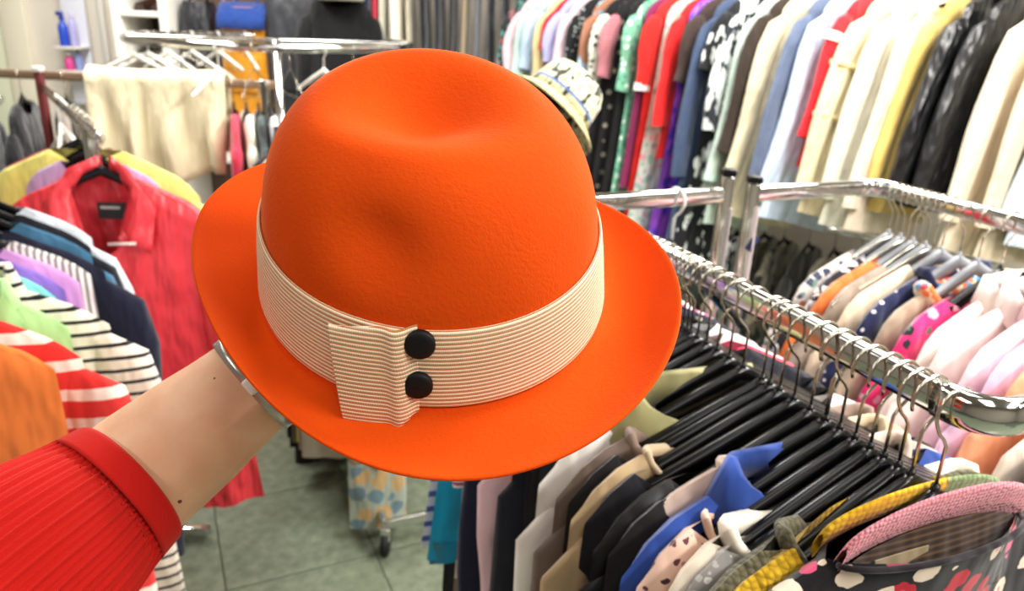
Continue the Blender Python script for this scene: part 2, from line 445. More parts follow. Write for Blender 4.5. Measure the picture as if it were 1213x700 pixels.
# --- garments on the near-left rail (far end first): s, kind args
c_black = fab('0c0c10'); c_white = fab('efe9e2')
NB = [
 (0.015, dict(name='dress', label='black sleeveless dress at the far end of the crowded rail, under the brim', cat='dress', mat=c_black, L=.80, hw=.18, nw=.08)),
 (0.035, dict(name='blouse', label='blue and white striped blouse with dark blue trim beside the turquoise top', cat='blouse', mat=fab('e3e2ec', 'stripe', '5363a8', sc_=34, duty=.62), L=.50, sl=.0, hw=.2, flare=.05)),
 (0.055, dict(name='top', label='bright turquoise top hanging under the hat brim', cat='top', mat=fab('10a8d8'), L=.52, hw=.2, flare=.045, hem=fab('1292bd'))),
 (0.140, dict(name='shirt', label='taupe and cream checked shirt beside the turquoise top', cat='shirt', mat=fab('efe6d6', 'stripe', '8a7c6e', sc_=14, duty=.5), L=.60, hw=.2, sl=.0)),
 (0.185, dict(name='t_shirt', label='red and white fine-striped t-shirt left of the navy top', cat='t-shirt', mat=fab('f1e3e3', 'stripe', 'a34f72', sc_=95, duty=.5), L=.52, hw=.205, sl=.16)),
 (0.222, dict(name='top', label='plain navy top between the fine-striped t-shirt and the tasselled black one', cat='top', mat=fab('0d1230'), L=.54, hw=.205, sl=.5)),
 (0.265, dict(name='blouse', label='black blouse with white bead dots behind the pale pink shirt', cat='blouse', mat=fab('100e10', 'dots', 'f5f0e8', sc_=55, duty=.5), L=.6, hw=.2, sl=.0)),
 (0.295, dict(name='shirt', label='pale blue-grey shirt just behind the pale pink shirt', cat='shirt', mat=fab('c9cfd4'), L=.6, hw=.2, sl=.0)),
 (0.335, dict(name='shirt', label='pale pink long-sleeved shirt hanging right under the hat brim', cat='shirt', mat=fab('eac2ca'), L=.75, hw=.215, sl=.6)),
 (0.360, dict(name='cardigan', label='rose pink edged cardigan squeezed behind the navy one', cat='cardigan', mat=fab('d8405c'), L=.7, hw=.21, sl=.0)),
 (0.382, dict(name='cardigan', label='dark navy long-sleeved cardigan left of the white shirt', cat='cardigan', mat=fab('0b0d1d'), L=.75, hw=.215, sl=.6)),
 (0.470, dict(name='shirt', label='white shirt with an olive collar on the crowded rail', cat='shirt', nw=0.130, mat=c_white, L=.75, hw=.22, sl=.6, collar=.046, half=True, cmat=fab('a29c6c'), open_=.014)),
 (0.502, dict(name='jumper', label='taupe brown jumper between the white shirt and the tan top', cat='jumper', nw=0.150, mat=fab('6b5a50'), L=.72, hw=.215, sl=.58, band=fab('8d776a'), bandr=.010)),
 (0.530, dict(name='top', label='tan beige long-sleeved top with a wide bound neckline', cat='top', nw=0.150, mat=fab('bda27c'), L=.70, hw=.215, sl=.58, band=fab('cdb594'), bandr=.007)),
 (0.595, dict(name='cardigan', label='pale dusty pink strappy top right of the tan top', cat='top', nw=0.110, mat=fab('cfb5a6'), L=.66, hw=.19, band=fab('d8c0b0'), bandr=.008)),
 (0.575, dict(name='blouse', label='glossy black blouse behind the small-flowered pink blouse', cat='blouse', nw=0.140, mat=fab('0a0a0c', rough=.5), L=.7, hw=.215, sl=.55)),
 (0.615, dict(name='shirt', label='royal blue shirt with an upright collar among the black hangers', cat='shirt', nw=0.115, mat=fab('2a4a9c'), L=.66, hw=.21, sl=.5, collar=.03, half=True)),
 (0.634, dict(name='blouse', label='pale pink blouse printed with small dark flowers and a round neck', cat='blouse', nw=0.155, mat=fab('efc9b6', 'floral', '6a3b44', 'b88a86', sc_=75, duty=.34, c4='3c2c34'), L=.62, hw=.205, sl=.0, band=fab('e9c4b0'), bandr=.006, scoop=.07)),
 (0.652, dict(name='top', label='cream cotton top with raised white trim at the neck', cat='top', nw=0.150, mat=fab('e6dac6'), L=.62, hw=.2, band=fab('f3ead8'), bandr=.012)),
 (0.668, dict(name='top', label='silvery grey lace top between the cream top and the olive rib knit', cat='top', nw=0.145, mat=fab('8d8a86', 'floral', 'd6d3cf', 'b5b2ae', sc_=120, duty=.4), L=.62, hw=.195)),
 (0.684, dict(name='jumper', label='olive grey ribbed knit jumper behind the yellow knit', cat='jumper', nw=0.120, mat=fab('6f6a4e', 'knit', '3f3c2c', sc_=160), L=.6, hw=.2, sl=.5, band=fab('6f6a4e', 'knit', '3f3c2c', sc_=160), bandr=.01)),
]
for i, (s, d) in enumerate(NB):
    d = dict(d); d.setdefault('front', 1); d['hw'] = d.get('hw', .21) + .014; d.setdefault('tip', .032); d.setdefault('lift', .0085); d.setdefault('sout', .0); d.setdefault('sw', .72); d.setdefault('th', .028 if .26 < s < .6 else .020); d.setdefault('fold', .0035); d.setdefault('open_', .008)
    yw = YB - .12 * max(0, 1 - abs(s - .48) / .17) ** .5 + rnd.uniform(-.02, .02)
    garment(P=railpt(A_B, U, s), rz=yw, seed=i, **d)
    hanger(railpt(A_B, U, s), yw, 'black', 's', holding('black hanger', d['label']), 'black hangers on the near rail', rnd)
DKT = [('0c0c0e', 'black'), ('14131a', 'ink black'), ('191410', 'brown black'), ('10141e', 'blue black')]
for i, s in enumerate((.08, .110, .165, .205, .245, .280, .315, .348, .371, .402, .425, .447, .516, .550, .595)):
    s += rnd.uniform(-.003, .003); yw = YB - .12 * max(0, 1 - abs(s - .48) / .17) ** .5 + rnd.uniform(-.03, .03)
    if i > 7:
        garment('top', 'dark wide-necked top hidden among the black hangers on the near rail', 'top', railpt(A_B, U, s), yw, fab(DKT[i % 4][0]), hw=.222, nw=.16, L=.62, th=.015, open_=.006, fold=.003, front=1, tip=.03, lift=.008, seed=80 + i, group='dark tops among the black hangers')
    hanger(railpt(A_B, U, s), yw, 'black', 's', 'black plastic hanger with a steel hook among dark tops on the near rail', 'black hangers on the near rail', rnd, 0)
# --- the two knits at the near end of the rail
yk = fab('e9c21c', 'knit', 'a87a06', sc_=150, wr=.2); gk = fab('86a06a', 'knit', '4d6640', sc_=150, wr=.2)
pk = fab('f4a8b2', 'knit', 'c65a6c', sc_=230, wr=.2)
flo = fab('120d14', 'floral', 'c8142f', 'f0dcc8', sc_=36, duty=.43, c4='e2557f', wr=.3)
def neck_tube(nw, scoop, bscoop, op, th, side, r, front=-1, lo=0.0, hi=1.0, hgt=0.0):
    zs = lambda x: NECK + .004 - arm_drop(x); pts = []
    for q in range(25):
        f = lo + (hi - lo) * q / 24; x = nw * math.cos(math.pi * (1 - f)); s_ = math.sin(math.pi * f)
        pts.append((x, side * (op * s_ + .0085), zs(nw) - (scoop if side == front else bscoop) * s_ + hgt * s_))
    return pts
def wide_band(t, pts, w, mat, name, lean=.004):
    m = MB(); rows = []
    n = 8
    for a in range(n + 1):
        b = 2 * math.pi * a / n
        rows.append([(p[0], p[1] + .0038 * math.cos(b) + lean * math.sin(b), p[2] + w * .5 * math.sin(b)) for p in pts])
    m.grid(rows); return m.build(name, mat, t)
P = railpt(A_B, U, .698)
yt = garment('jumper', 'yellow chunky knit jumper with a green patch at the neck, behind the pink neckband', 'jumper', P, YB, fab('d9b21a', 'knit', '9a7210', sc_=150), hw=.215, nw=.10, L=.6, sl=.5, th=.02, open_=.010, fold=.003, seed=91, scoop=.09, bscoop=-.02, front=1)
wide_band(yt, neck_tube(.105, .09, -.030, .004, .018, 1, .01, front=-1, lo=.42), .030, yk, 'neckband')
wide_band(yt, neck_tube(.105, .09, -.030, .004, .018, 1, .01, front=-1, hi=.43), .030, gk, 'neckband')
hanger(P, YB, 'black', 's', 'black plastic hanger holding the yellow chunky knit jumper', None, rnd)
P = railpt(A_B, U, .722)
ft = garment('cardigan', 'black cardigan printed with red, pink and cream flowers, with a pink knitted back neckband', 'cardigan', P, YB, flo, hw=.22, nw=.105, L=.6, sl=.5, th=.036, open_=.034, fold=.004, seed=93, scoop=-.008, bscoop=-.012, fine=1.6, front=1)
wide_band(ft, neck_tube(.106, .075, -.034, .004, .03, 1, .01, front=-1), .042, pk, 'neckband', .006)
MB().tube(neck_tube(.105, -.008, 0, .034, .03, 1, .01, front=1), .0028, 8, up=(0, 1, 0)).build('neck_binding', fab('1a1218'), ft)
m = MB()   # brown striped knit lining seen inside the neck, and its beige facing
rows = []
for i in range(9):
    row = []
    for q in range(21):
        f = q / 20; x = .1 * math.cos(math.pi * (1 - f)); s_ = math.sin(math.pi * f)
        row.append((x, .013 + .017 * (i / 8) * s_, NECK - arm_drop(.106) + .024 * s_ - .0085 * i))
    rows.append(row)
m.grid(rows); m.build('lining', fab('2e1f16', 'stripe', '5b4127', sc_=170, duty=.6), ft)
MB().box((.045, .0185, NECK - arm_drop(.106) - .006), (.06, .0015, .026), Matrix.Rotation(.1, 3, 'X'), .0004).build('neck_label', fab('9c8c6a'), ft, False)
hanger(P, YB, 'black', 's', 'black plastic hanger inside the flowered black cardigan', None, rnd)

# ------------------------------------------------------------------ far rail of the same rack
A_C = A_B - V * WID
pinkish = lambda h: fab(h, wr=.35)
NC = [
 (.050, dict(name='blouse', label='multicoloured print blouse at the far end of the far rail', cat='blouse', mat=fab('d9cfc8', 'floral', '3a3f55', 'c86a52', sc_=60, duty=.5, c4='6e8a80'), sl=.5), 'grey'),
 (.078, dict(name='top', label='black and white patterned top with an orange one behind it', cat='top', mat=fab('d8d6d6', 'leaf', '1b1b20', '8b8f99', sc_=50), sl=.5), 'grey'),
 (.106, dict(name='top', label='bright orange top peeking out between patterned and cream ones', cat='top', mat=fab('ee7a3a'), sl=.2), 'grey'),
 (.134, dict(name='coat', label='grey taupe jacket left of the cream jacket with brown buttons', cat='jacket', mat=fab('9c8d80'), sl=.55), 'grey'),
 (.168, dict(name='jacket', label='cream jacket beside the navy polka-dot blouse', cat='jacket', mat=fab('ead2b4'), sl=.55, buttons=plain('brown_button', '6a4630', .4), nw=.07), 'grey'),
 (.205, dict(name='blouse', label='navy blouse with white polka dots', cat='blouse', mat=fab('1c2148', 'dots', 'f2eef0', sc_=60, duty=.42), sl=.55, nw=.075, band=fab('1c2148', 'dots', 'f2eef0', sc_=60, duty=.42), bandr=.012), 'grey'),
 (.240, dict(name='jacket', label='grey-brown suede jacket with a bright patchwork neckline', cat='jacket', mat=fab('a08d78'), sl=.55, nw=.115, band=fab('e8d8b0', 'floral', 'e8743a', '3f8fb8', sc_=70, duty=.6, c4='c83a4a'), bandr=.018, open_=.02, th=.03), 'grey'),
 (.282, dict(name='dress', label='hot pink dress with a dark floral border', cat='dress', mat=fab('e32a72', 'floral', '23202c', 'e8a8bc', sc_=36, duty=.34, c4='5b6f5e'), sl=.3, nw=.1), 'black'),
 (.322, dict(name='shirt', label='white blush shirt with a stand collar right of the hot pink dress', cat='shirt', mat=pinkish('f3e2da'), sl=.58, collar=.035), 'wide'),
 (.362, dict(name='shirt', label='off-white pleated shirt, second right of the hot pink dress', cat='shirt', mat=pinkish('efdcd6'), sl=.58, collar=.04), 'wide'),
 (.402, dict(name='shirt', label='pale pink collared shirt in the middle of the far rail', cat='shirt', mat=pinkish('eecdd4'), sl=.58, collar=.04), 'wide'),
 (.440, dict(name='shirt', label='lilac pink shirt left of the apricot blouse', cat='shirt', mat=pinkish('e2bad6'), sl=.58, collar=.036), 'wide'),
 (.482, dict(name='blouse', label='apricot orange blouse on the far rail', cat='blouse', mat=fab('eda27a', rough=.6), sl=.55), 'wide'),
 (.522, dict(name='blouse', label='pale cream blouse right of the apricot blouse', cat='blouse', mat=fab('f0dfcd'), sl=.55), 'wide'),
 (.560, dict(name='blouse', label='navy blouse with scattered white flowers near the rail end', cat='blouse', mat=fab('181d38', 'floral', 'f2eeec', 'f2eeec', sc_=34, duty=.26, c4='e4d8c8'), sl=.55), 'wide'),
 (.600, dict(name='blouse', label='beige cream blouse right of the navy white-flowered one', cat='blouse', mat=fab('e9d6c0'), sl=.55), 'wide'),
 (.640, dict(name='blouse', label='pink and red speckled blouse at the near end of the far rail', cat='blouse', mat=fab('efc9c6', 'floral', 'c23a4a', 'e88a8a', sc_=90, duty=.45), sl=.55), 'wide'),
]
YC = YB
for i, (s, d, hk) in enumerate(NC):
    d = dict(d); d.setdefault('front', 1); d.setdefault('th', .028); d.setdefault('L', .62 + .05 * math.sin(i * 2.1)); d.setdefault('fold', .005); d.setdefault('hw', .215)
    rz = YC + rnd.uniform(-.04, .04)
    garment(P=railpt(A_C, U, s), rz=rz, seed=40 + i, **d)
    hanger(railpt(A_C, U, s), rz, hk, 's', holding('grey hanger' if hk == 'grey' else 'black hanger', d['label']), 'hangers on the far rail', rnd)
for s in (.064, .092, .12, .15):
    hanger(railpt(A_C, U, s), YC + rnd.uniform(-.1, .1), 'wire', 's', 'empty wire hanger at the back of the far rail', 'hangers on the far rail', rnd)
# one white hanger on the back crossbar
hanger(Vector((0, 0, ZR)) + A_B - V * .215 , math.atan2(U.y, U.x) + .2, 'black', 'w', 'lone hanger with a white hook on the back crossbar', None, rnd)

# ------------------------------------------------------------------ the long rail on the diagonal wall
WD = Vector((.741, -.672, 0)).normalized(); WO = Vector((-.69, -.72, 0)).normalized(); W0 = Vector((.45, 4.26, 0)); WZ = 1.86
YW = math.atan2(WO.y, WO.x)
def wallpt(t_, z=WZ): return W0 + WD * t_ + Vector((0, 0, z))
t = thing('wall_rail', 'long chrome hanging rail along the right-hand wall', 'rail', (W0.x, W0.y, WZ))
i_ = Matrix.Translation(-Vector((W0.x, W0.y, WZ)))
def wl(p): return Vector(p) - Vector((W0.x, W0.y, WZ))
MB().tube([wl(wallpt(-.62)), wl(wallpt(2.7))], .0125, 12).build('rail', CHROME, t)
wn = Vector((.672, .741, 0))
for q in (-.55, 1.0, 2.6):
    MB().bar(wl(wallpt(q)), wl(wallpt(q)) + wn * .42, .02, .02, .003).build('bracket', CHROME, t)
leaf = fab('16161a', 'leaf', 'e6ece6', '16161a', sc_=24, duty=.42)
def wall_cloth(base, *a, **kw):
    """cloth for the wall rail, pale base colours darkened against overbright light"""
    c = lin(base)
    return fab(tuple(x * 0.80 for x in c) if min(c) > 0.12 else base, *a, **kw)  # pale colours lowered so the lamp light does not blow them out
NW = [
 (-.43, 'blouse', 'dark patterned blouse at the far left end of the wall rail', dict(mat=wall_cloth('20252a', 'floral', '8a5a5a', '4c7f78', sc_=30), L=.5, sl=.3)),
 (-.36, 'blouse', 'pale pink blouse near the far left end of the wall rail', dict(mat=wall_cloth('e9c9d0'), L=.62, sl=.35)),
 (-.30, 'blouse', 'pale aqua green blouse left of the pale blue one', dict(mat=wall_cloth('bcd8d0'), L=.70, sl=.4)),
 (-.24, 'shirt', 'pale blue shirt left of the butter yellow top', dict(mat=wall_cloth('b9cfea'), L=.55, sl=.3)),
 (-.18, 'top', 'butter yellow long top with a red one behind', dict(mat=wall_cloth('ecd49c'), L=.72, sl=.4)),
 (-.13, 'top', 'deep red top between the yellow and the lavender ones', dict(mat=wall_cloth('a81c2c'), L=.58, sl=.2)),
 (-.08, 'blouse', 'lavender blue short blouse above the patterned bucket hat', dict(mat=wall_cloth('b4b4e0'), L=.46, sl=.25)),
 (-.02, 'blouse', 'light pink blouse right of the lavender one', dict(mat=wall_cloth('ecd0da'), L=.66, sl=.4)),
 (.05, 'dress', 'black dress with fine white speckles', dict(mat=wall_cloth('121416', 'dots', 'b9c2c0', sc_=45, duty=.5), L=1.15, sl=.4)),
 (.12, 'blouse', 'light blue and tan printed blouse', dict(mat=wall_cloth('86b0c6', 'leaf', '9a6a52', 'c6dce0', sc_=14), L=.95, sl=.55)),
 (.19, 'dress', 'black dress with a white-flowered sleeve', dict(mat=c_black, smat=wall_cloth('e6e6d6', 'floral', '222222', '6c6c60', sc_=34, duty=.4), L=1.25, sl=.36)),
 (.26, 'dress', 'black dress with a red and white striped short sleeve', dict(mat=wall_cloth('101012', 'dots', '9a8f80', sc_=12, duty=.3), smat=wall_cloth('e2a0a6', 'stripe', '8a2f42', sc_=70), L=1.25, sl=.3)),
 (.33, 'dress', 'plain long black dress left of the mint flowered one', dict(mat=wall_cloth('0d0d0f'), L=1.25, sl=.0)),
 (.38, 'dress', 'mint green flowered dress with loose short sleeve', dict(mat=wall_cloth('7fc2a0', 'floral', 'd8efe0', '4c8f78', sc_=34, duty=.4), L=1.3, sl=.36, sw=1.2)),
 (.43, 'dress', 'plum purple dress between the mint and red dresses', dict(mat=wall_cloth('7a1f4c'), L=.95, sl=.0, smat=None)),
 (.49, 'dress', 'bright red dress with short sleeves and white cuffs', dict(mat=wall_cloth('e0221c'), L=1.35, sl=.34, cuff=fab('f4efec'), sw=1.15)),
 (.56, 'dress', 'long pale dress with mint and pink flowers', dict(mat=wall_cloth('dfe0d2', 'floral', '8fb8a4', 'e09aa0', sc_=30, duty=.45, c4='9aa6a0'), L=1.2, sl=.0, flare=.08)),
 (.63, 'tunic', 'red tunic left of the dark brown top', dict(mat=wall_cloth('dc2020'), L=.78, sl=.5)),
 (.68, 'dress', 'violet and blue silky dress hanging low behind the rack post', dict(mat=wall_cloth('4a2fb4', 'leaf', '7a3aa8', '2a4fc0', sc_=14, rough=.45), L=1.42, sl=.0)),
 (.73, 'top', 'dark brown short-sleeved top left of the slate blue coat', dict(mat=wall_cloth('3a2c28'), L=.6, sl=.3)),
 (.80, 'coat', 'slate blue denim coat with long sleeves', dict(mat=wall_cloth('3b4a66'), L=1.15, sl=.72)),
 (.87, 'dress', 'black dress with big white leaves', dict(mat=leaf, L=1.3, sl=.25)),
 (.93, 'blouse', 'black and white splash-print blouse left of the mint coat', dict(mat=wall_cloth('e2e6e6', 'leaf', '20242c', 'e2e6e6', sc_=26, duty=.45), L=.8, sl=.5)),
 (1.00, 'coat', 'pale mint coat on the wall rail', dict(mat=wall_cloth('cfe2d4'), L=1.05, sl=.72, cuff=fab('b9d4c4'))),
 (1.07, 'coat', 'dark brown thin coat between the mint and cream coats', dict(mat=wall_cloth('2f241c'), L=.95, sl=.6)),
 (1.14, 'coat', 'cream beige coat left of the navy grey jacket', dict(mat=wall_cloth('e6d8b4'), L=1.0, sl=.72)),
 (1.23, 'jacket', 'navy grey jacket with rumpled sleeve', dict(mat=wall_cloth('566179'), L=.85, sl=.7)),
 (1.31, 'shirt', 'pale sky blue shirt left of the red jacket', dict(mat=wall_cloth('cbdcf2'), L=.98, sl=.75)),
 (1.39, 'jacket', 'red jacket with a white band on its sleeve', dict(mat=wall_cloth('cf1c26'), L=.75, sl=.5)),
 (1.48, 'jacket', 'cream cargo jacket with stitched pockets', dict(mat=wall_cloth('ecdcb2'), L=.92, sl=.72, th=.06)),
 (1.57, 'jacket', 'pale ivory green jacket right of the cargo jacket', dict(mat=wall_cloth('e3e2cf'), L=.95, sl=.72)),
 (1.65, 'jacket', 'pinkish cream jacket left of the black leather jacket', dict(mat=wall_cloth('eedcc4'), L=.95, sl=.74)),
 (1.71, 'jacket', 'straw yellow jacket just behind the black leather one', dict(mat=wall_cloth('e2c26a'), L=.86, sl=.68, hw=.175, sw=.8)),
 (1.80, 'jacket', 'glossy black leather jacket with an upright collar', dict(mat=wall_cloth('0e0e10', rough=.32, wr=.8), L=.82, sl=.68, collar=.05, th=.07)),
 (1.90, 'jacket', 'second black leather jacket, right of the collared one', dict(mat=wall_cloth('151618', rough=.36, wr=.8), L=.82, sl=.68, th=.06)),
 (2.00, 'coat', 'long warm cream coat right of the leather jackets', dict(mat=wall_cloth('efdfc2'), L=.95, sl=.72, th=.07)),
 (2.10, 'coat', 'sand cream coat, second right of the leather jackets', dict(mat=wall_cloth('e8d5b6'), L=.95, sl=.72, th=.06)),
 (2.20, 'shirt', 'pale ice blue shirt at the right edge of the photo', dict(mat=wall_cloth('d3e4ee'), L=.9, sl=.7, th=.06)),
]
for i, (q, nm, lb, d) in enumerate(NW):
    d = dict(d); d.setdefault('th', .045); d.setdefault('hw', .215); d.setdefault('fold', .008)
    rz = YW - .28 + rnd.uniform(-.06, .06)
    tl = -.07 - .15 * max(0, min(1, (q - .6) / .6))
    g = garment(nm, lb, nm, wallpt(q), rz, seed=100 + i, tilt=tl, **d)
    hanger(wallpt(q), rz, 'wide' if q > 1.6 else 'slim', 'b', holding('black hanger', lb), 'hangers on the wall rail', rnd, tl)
    if 'white band' in lb:
        for s in (-1, 1):
            MB().tube([(s * .238, 0, -.30), (s * .238, 0, -.335)], .064, 12, cap=False, up=(0, 1, 0), ry=.027).build('sleeve_band', fab('ece8e4'), g)
    if 'stitched pockets' in lb:
        for s in (-1, 1):
            for z in (-.42, -.62):
                MB().box((s * .236, 0, z), (.004, .05, .1) if 0 else (.122, .058, .02), None, .004).build('strap', fab('e4cf94'), g)
# the lower row under the coats
LOW = [(.72, 'c8ccc4'), (.82, '1e2a20'), (.92, 'd8dcd8'), (1.02, '5e5c48'), (1.12, '6a6450'), (1.24, '20201c'), (1.36, '7a7562'), (1.48, '4c4a44'), (1.62, 'c9c2b0')]
LL = ['zebra print top in the low row behind the rack posts', 'dark green top in the low row', 'white and black splashed top in the low row', 'leopard print olive top in the low row', 'second leopard print top in the low row, right of the olive one', 'black top in the low row', 'khaki grey top in the low row', 'charcoal top in the low row', 'stone coloured top in the low row, rightmost']
t = thing('low_rail', 'low chrome rail under the wall row of coats', 'rail', (W0.x, W0.y, .78))
MB().tube([wl(wallpt(.4)), wl(wallpt(2.0))], .0125, 12).build('rail', CHROME, t)
for q in (.45, 1.95): MB().bar(wl(wallpt(q)), wl(wallpt(q)) + wn * .42, .02, .02, .003).build('bracket', CHROME, t)
for i, (q, c) in enumerate(LOW):
    mt = fab(c, 'leaf', '141414', c, sc_=30, duty=.46) if i in (0, 2, 3, 4) else fab(c)
    garment('top', LL[i], 'top', wallpt(q, .78), YW + rnd.uniform(-.1, .1), mt, L=.5, sl=.25, th=.05, seed=150 + i)
    hanger(wallpt(q, .78), YW, 'slim', 's', holding('black hanger', LL[i]), 'hangers on the low rail', rnd)

# ------------------------------------------------------------------ left-hand rack: garments seen shoulder-on
G0 = Vector((-.865, 1.02, 0)); GD = Vector((-.46, .888, 0)).normalized(); YG = math.atan2(.22, .97); GZ = 1.31
gt = thing('clothes_rack', 'clothes rack at the left edge hidden by its garments', 'clothes rack', (G0.x, G0.y, 0))
def gl(s, z): return GD * s + Vector((0, 0, z))
MB().bar(gl(-.35, GZ), gl(.85, GZ), .016, .03, .006).build('rail', CHROME, gt)
for s in (-.35, .85):
    MB().bar(gl(s, GZ), gl(s, .06), .022, .022, .003).build('post', CHROME, gt)
    MB().bar(gl(s, .05) + Vector((.25, .07, 0)), gl(s, .05) - Vector((.25, .07, 0)), .03, .03, .004).build('foot', CHROME, gt)
    for q in (-1, 1):
        MB().tube([gl(s, .02) + Vector((.22 * q - .01, .06 * q, 0)), gl(s, .02) + Vector((.22 * q + .01, .06 * q, 0))], .02, 12).build('castor', RUBBER, gt)
NG = [
 (-.15, 'jumper', 'plain orange jumper at the left edge above the red sleeve', dict(mat=fab('ee7a34'), sl=.0, hw=.18)),
 (-.055, 'top', 'red and white striped top left of the wrist', dict(mat=fab('d8302c', 'stripe', 'f2dfd4', sc_=22, duty=.62), sl=.55, nw=.06, band=fab('f0e4da'))),
 (.02, 'polo_shirt', 'mint green polo shirt with a collar', dict(mat=fab('a9dc92'), sl=.0, collar=.035, nw=.11, scoop=.09, hw=.19)),
 (.09, 'shirt', 'cream shirt with black stripes and a striped collar', dict(mat=fab('eadfcf', 'stripe', '17171c', sc_=44, duty=.72), sl=.58, collar=.04, hw=.245, nw=.11, scoop=.09)),
 (.155, 'top', 'turquoise top peeking behind the black-striped shirt', dict(mat=fab('7cd0cc'), sl=.0, hw=.17)),
 (.21, 'top', 'violet top with a narrow shoulder left of the lilac one', dict(mat=fab('8a68c0'), sl=.0, hw=.18)),
 (.27, 'blouse', 'lilac pink blouse above the black-striped shirt', dict(mat=fab('d49ad2'), sl=.0, hw=.20)),
 (.33, 'jumper', 'grey and white fine-ribbed jumper', dict(mat=fab('e8e4de', 'stripe', '8a8884', sc_=90, duty=.5, axis=0), sl=.0, hw=.215)),
 (.39, 'coat', 'long navy coat overlapping the red raincoat', dict(mat=fab('14152c'), sl=.68, hw=.24, L=.95)),
 (.47, 'jumper', 'dusty teal blue jumper near the top of the left rack', dict(mat=fab('3e6c8c'), sl=.5)),
 (.54, 'jacket', 'navy black jacket behind the teal jumper', dict(mat=fab('14161f'), sl=.5)),
 (.61, 'shirt', 'white and pale blue shirt furthest along the left rack', dict(mat=fab('dfe6f0'), sl=.55, hw=.215)),
]
for i, (s, nm, lb, d) in enumerate(NG):
    d = dict(d); d.setdefault('th', .04); d.setdefault('hw', .215); d.setdefault('L', .68); d.setdefault('nw', .08); d.setdefault('tip', .016)
    P = G0 + GD * s + Vector((0, 0, GZ)); rz = YG + rnd.uniform(-.06, .06)
    garment(nm, lb, nm.replace('_', ' '), P, rz, seed=200 + i, front=-1, **d)
    hanger(P, rz, 'slim' if d['hw'] < .205 else 'wide', 's', holding('black hanger', lb), 'hangers on the left rack', rnd)

# ------------------------------------------------------------------ receding rail with the red raincoat at its end, and the cross rail behind
F0 = Vector((-1.07, 1.93, 0)); F1 = Vector((-1.88, 3.05, 0)); FD = (F1 - F0).normalized(); FZ = 1.30; YF = .06
E0 = Vector((-2.9, 3.14, 0)); E1 = Vector((-.98, 3.14, 0)); EZ = 1.33
et = thing('clothes_rack', 'old brown-and-chrome garment rack with a cream towel over its rail', 'clothes rack', (E0.x, E0.y, 0))
woodr = plain('worn_bronze_rail', 'a98f78', .3, .6); redp = plain('dark_red_paint', '6e2a2c', .4)
MB().bar((0, 0, EZ), E1 - E0 + Vector((0, 0, EZ)), .02, .035, .006).build('rail', woodr, et)
for q, mt in ((.05, redp), (1.87, CHROME)):
    MB().bar((q, 0, EZ + .02), (q, 0, .05), .03, .03, .004).build('post', mt, et)
    MB().bar((q, -.28, .05), (q, .28, .05), .03, .03, .004).build('foot', CHROME, et)
    for s in (-1, 1): MB().tube([(q - .012, .26 * s, .018), (q + .012, .26 * s, .018)], .018, 12).build('castor', RUBBER, et)
ft_ = thing('clothes_rack', 'receding rail with a dark red post, white hangers and a red raincoat', 'clothes rack', (F0.x, F0.y, 0))
MB().bar(-FD * .05 + Vector((0, 0, FZ)), F1 - F0 + Vector((0, 0, FZ)), .016, .03, .006).build('rail', CHROME, ft_)
for p_, mt in ((F1 - F0, redp), (FD * .12, CHROME)):
    MB().bar(p_ + Vector((0, 0, FZ + .05 if mt is redp else FZ)), p_ + Vector((0, 0, .04)), .028, .028, .004).build('post', mt, ft_)
    MB().bar(p_ + Vector((-.2, 0, .03)), p_ + Vector((.2, 0, .03)), .03, .03, .004).build('foot', CHROME, ft_)
MB().box(F1 - F0 + Vector((0, 0, FZ + .06)), (.034, .034, .02), None, .004).build('post_cap', WHITEP, ft_)
red = fab('e83a44', rough=.42, wr=1.0); redi = fab('e2352f', rough=.5)
ct = garment('raincoat', 'shiny red raincoat with an open collar facing the camera', 'raincoat', F0 + Vector((0, 0, FZ)), YF, red, hw=.265, nw=.075, L=.99, sl=.66, th=.10, open_=.035, scoop=.20, bscoop=.0, seed=301, fold=.014, flare=.10, fine=1.5, sw=1.25)
for s in (-1, 1):      # big turned-out collar wings
    rows = []
    for q in range(11):
        f = q / 10; an = f * math.pi / 2          # back centre -> side -> front
        x = s * .078 * math.sin(an * .9 + .12) if f < .6 else s * (.078 - .035 * (f - .6) / .4)
        y = .030 - .085 * f; z0 = NECK - .012 - .02 * f - .155 * max(0, f - .45) / .55
        rows.append([(x, y, z0), (x * 1.02, y + .004, z0 + .040 * (1 - f * .7)), (x + s * (.014 + .03 * f), y - .004 - .012 * f, z0 + .030 * (1 - f)), (x + s * (.026 + .062 * f), y - .014 * f - .004, z0 - .018 - .03 * f * (1 - f))])
    m = MB(); m.grid(rows, flip=(s > 0)); solid(m.build('collar', red, ct), .004, 0)
MB().box((.01, .010, NECK - .115), (.075, .003, .045), None, .001).build('neck_label', plain('label_black', '0c0c0e', .6), ct, False)
MB().box((.006, .0082, NECK - .106), (.05, .0006, .007), None).build('label_print', plain('label_grey', 'a9a4a0', .6), ct, False)
MB().tube([(.022, -.062, -.268), (.095, -.072, -.262)], .004, 8).build('collar_trim', fab('f0dcd4'), ct)
hanger(F0 + Vector((0, 0, FZ)), YF, 'wide', 's', 'broad black hanger inside the red raincoat', None, rnd)
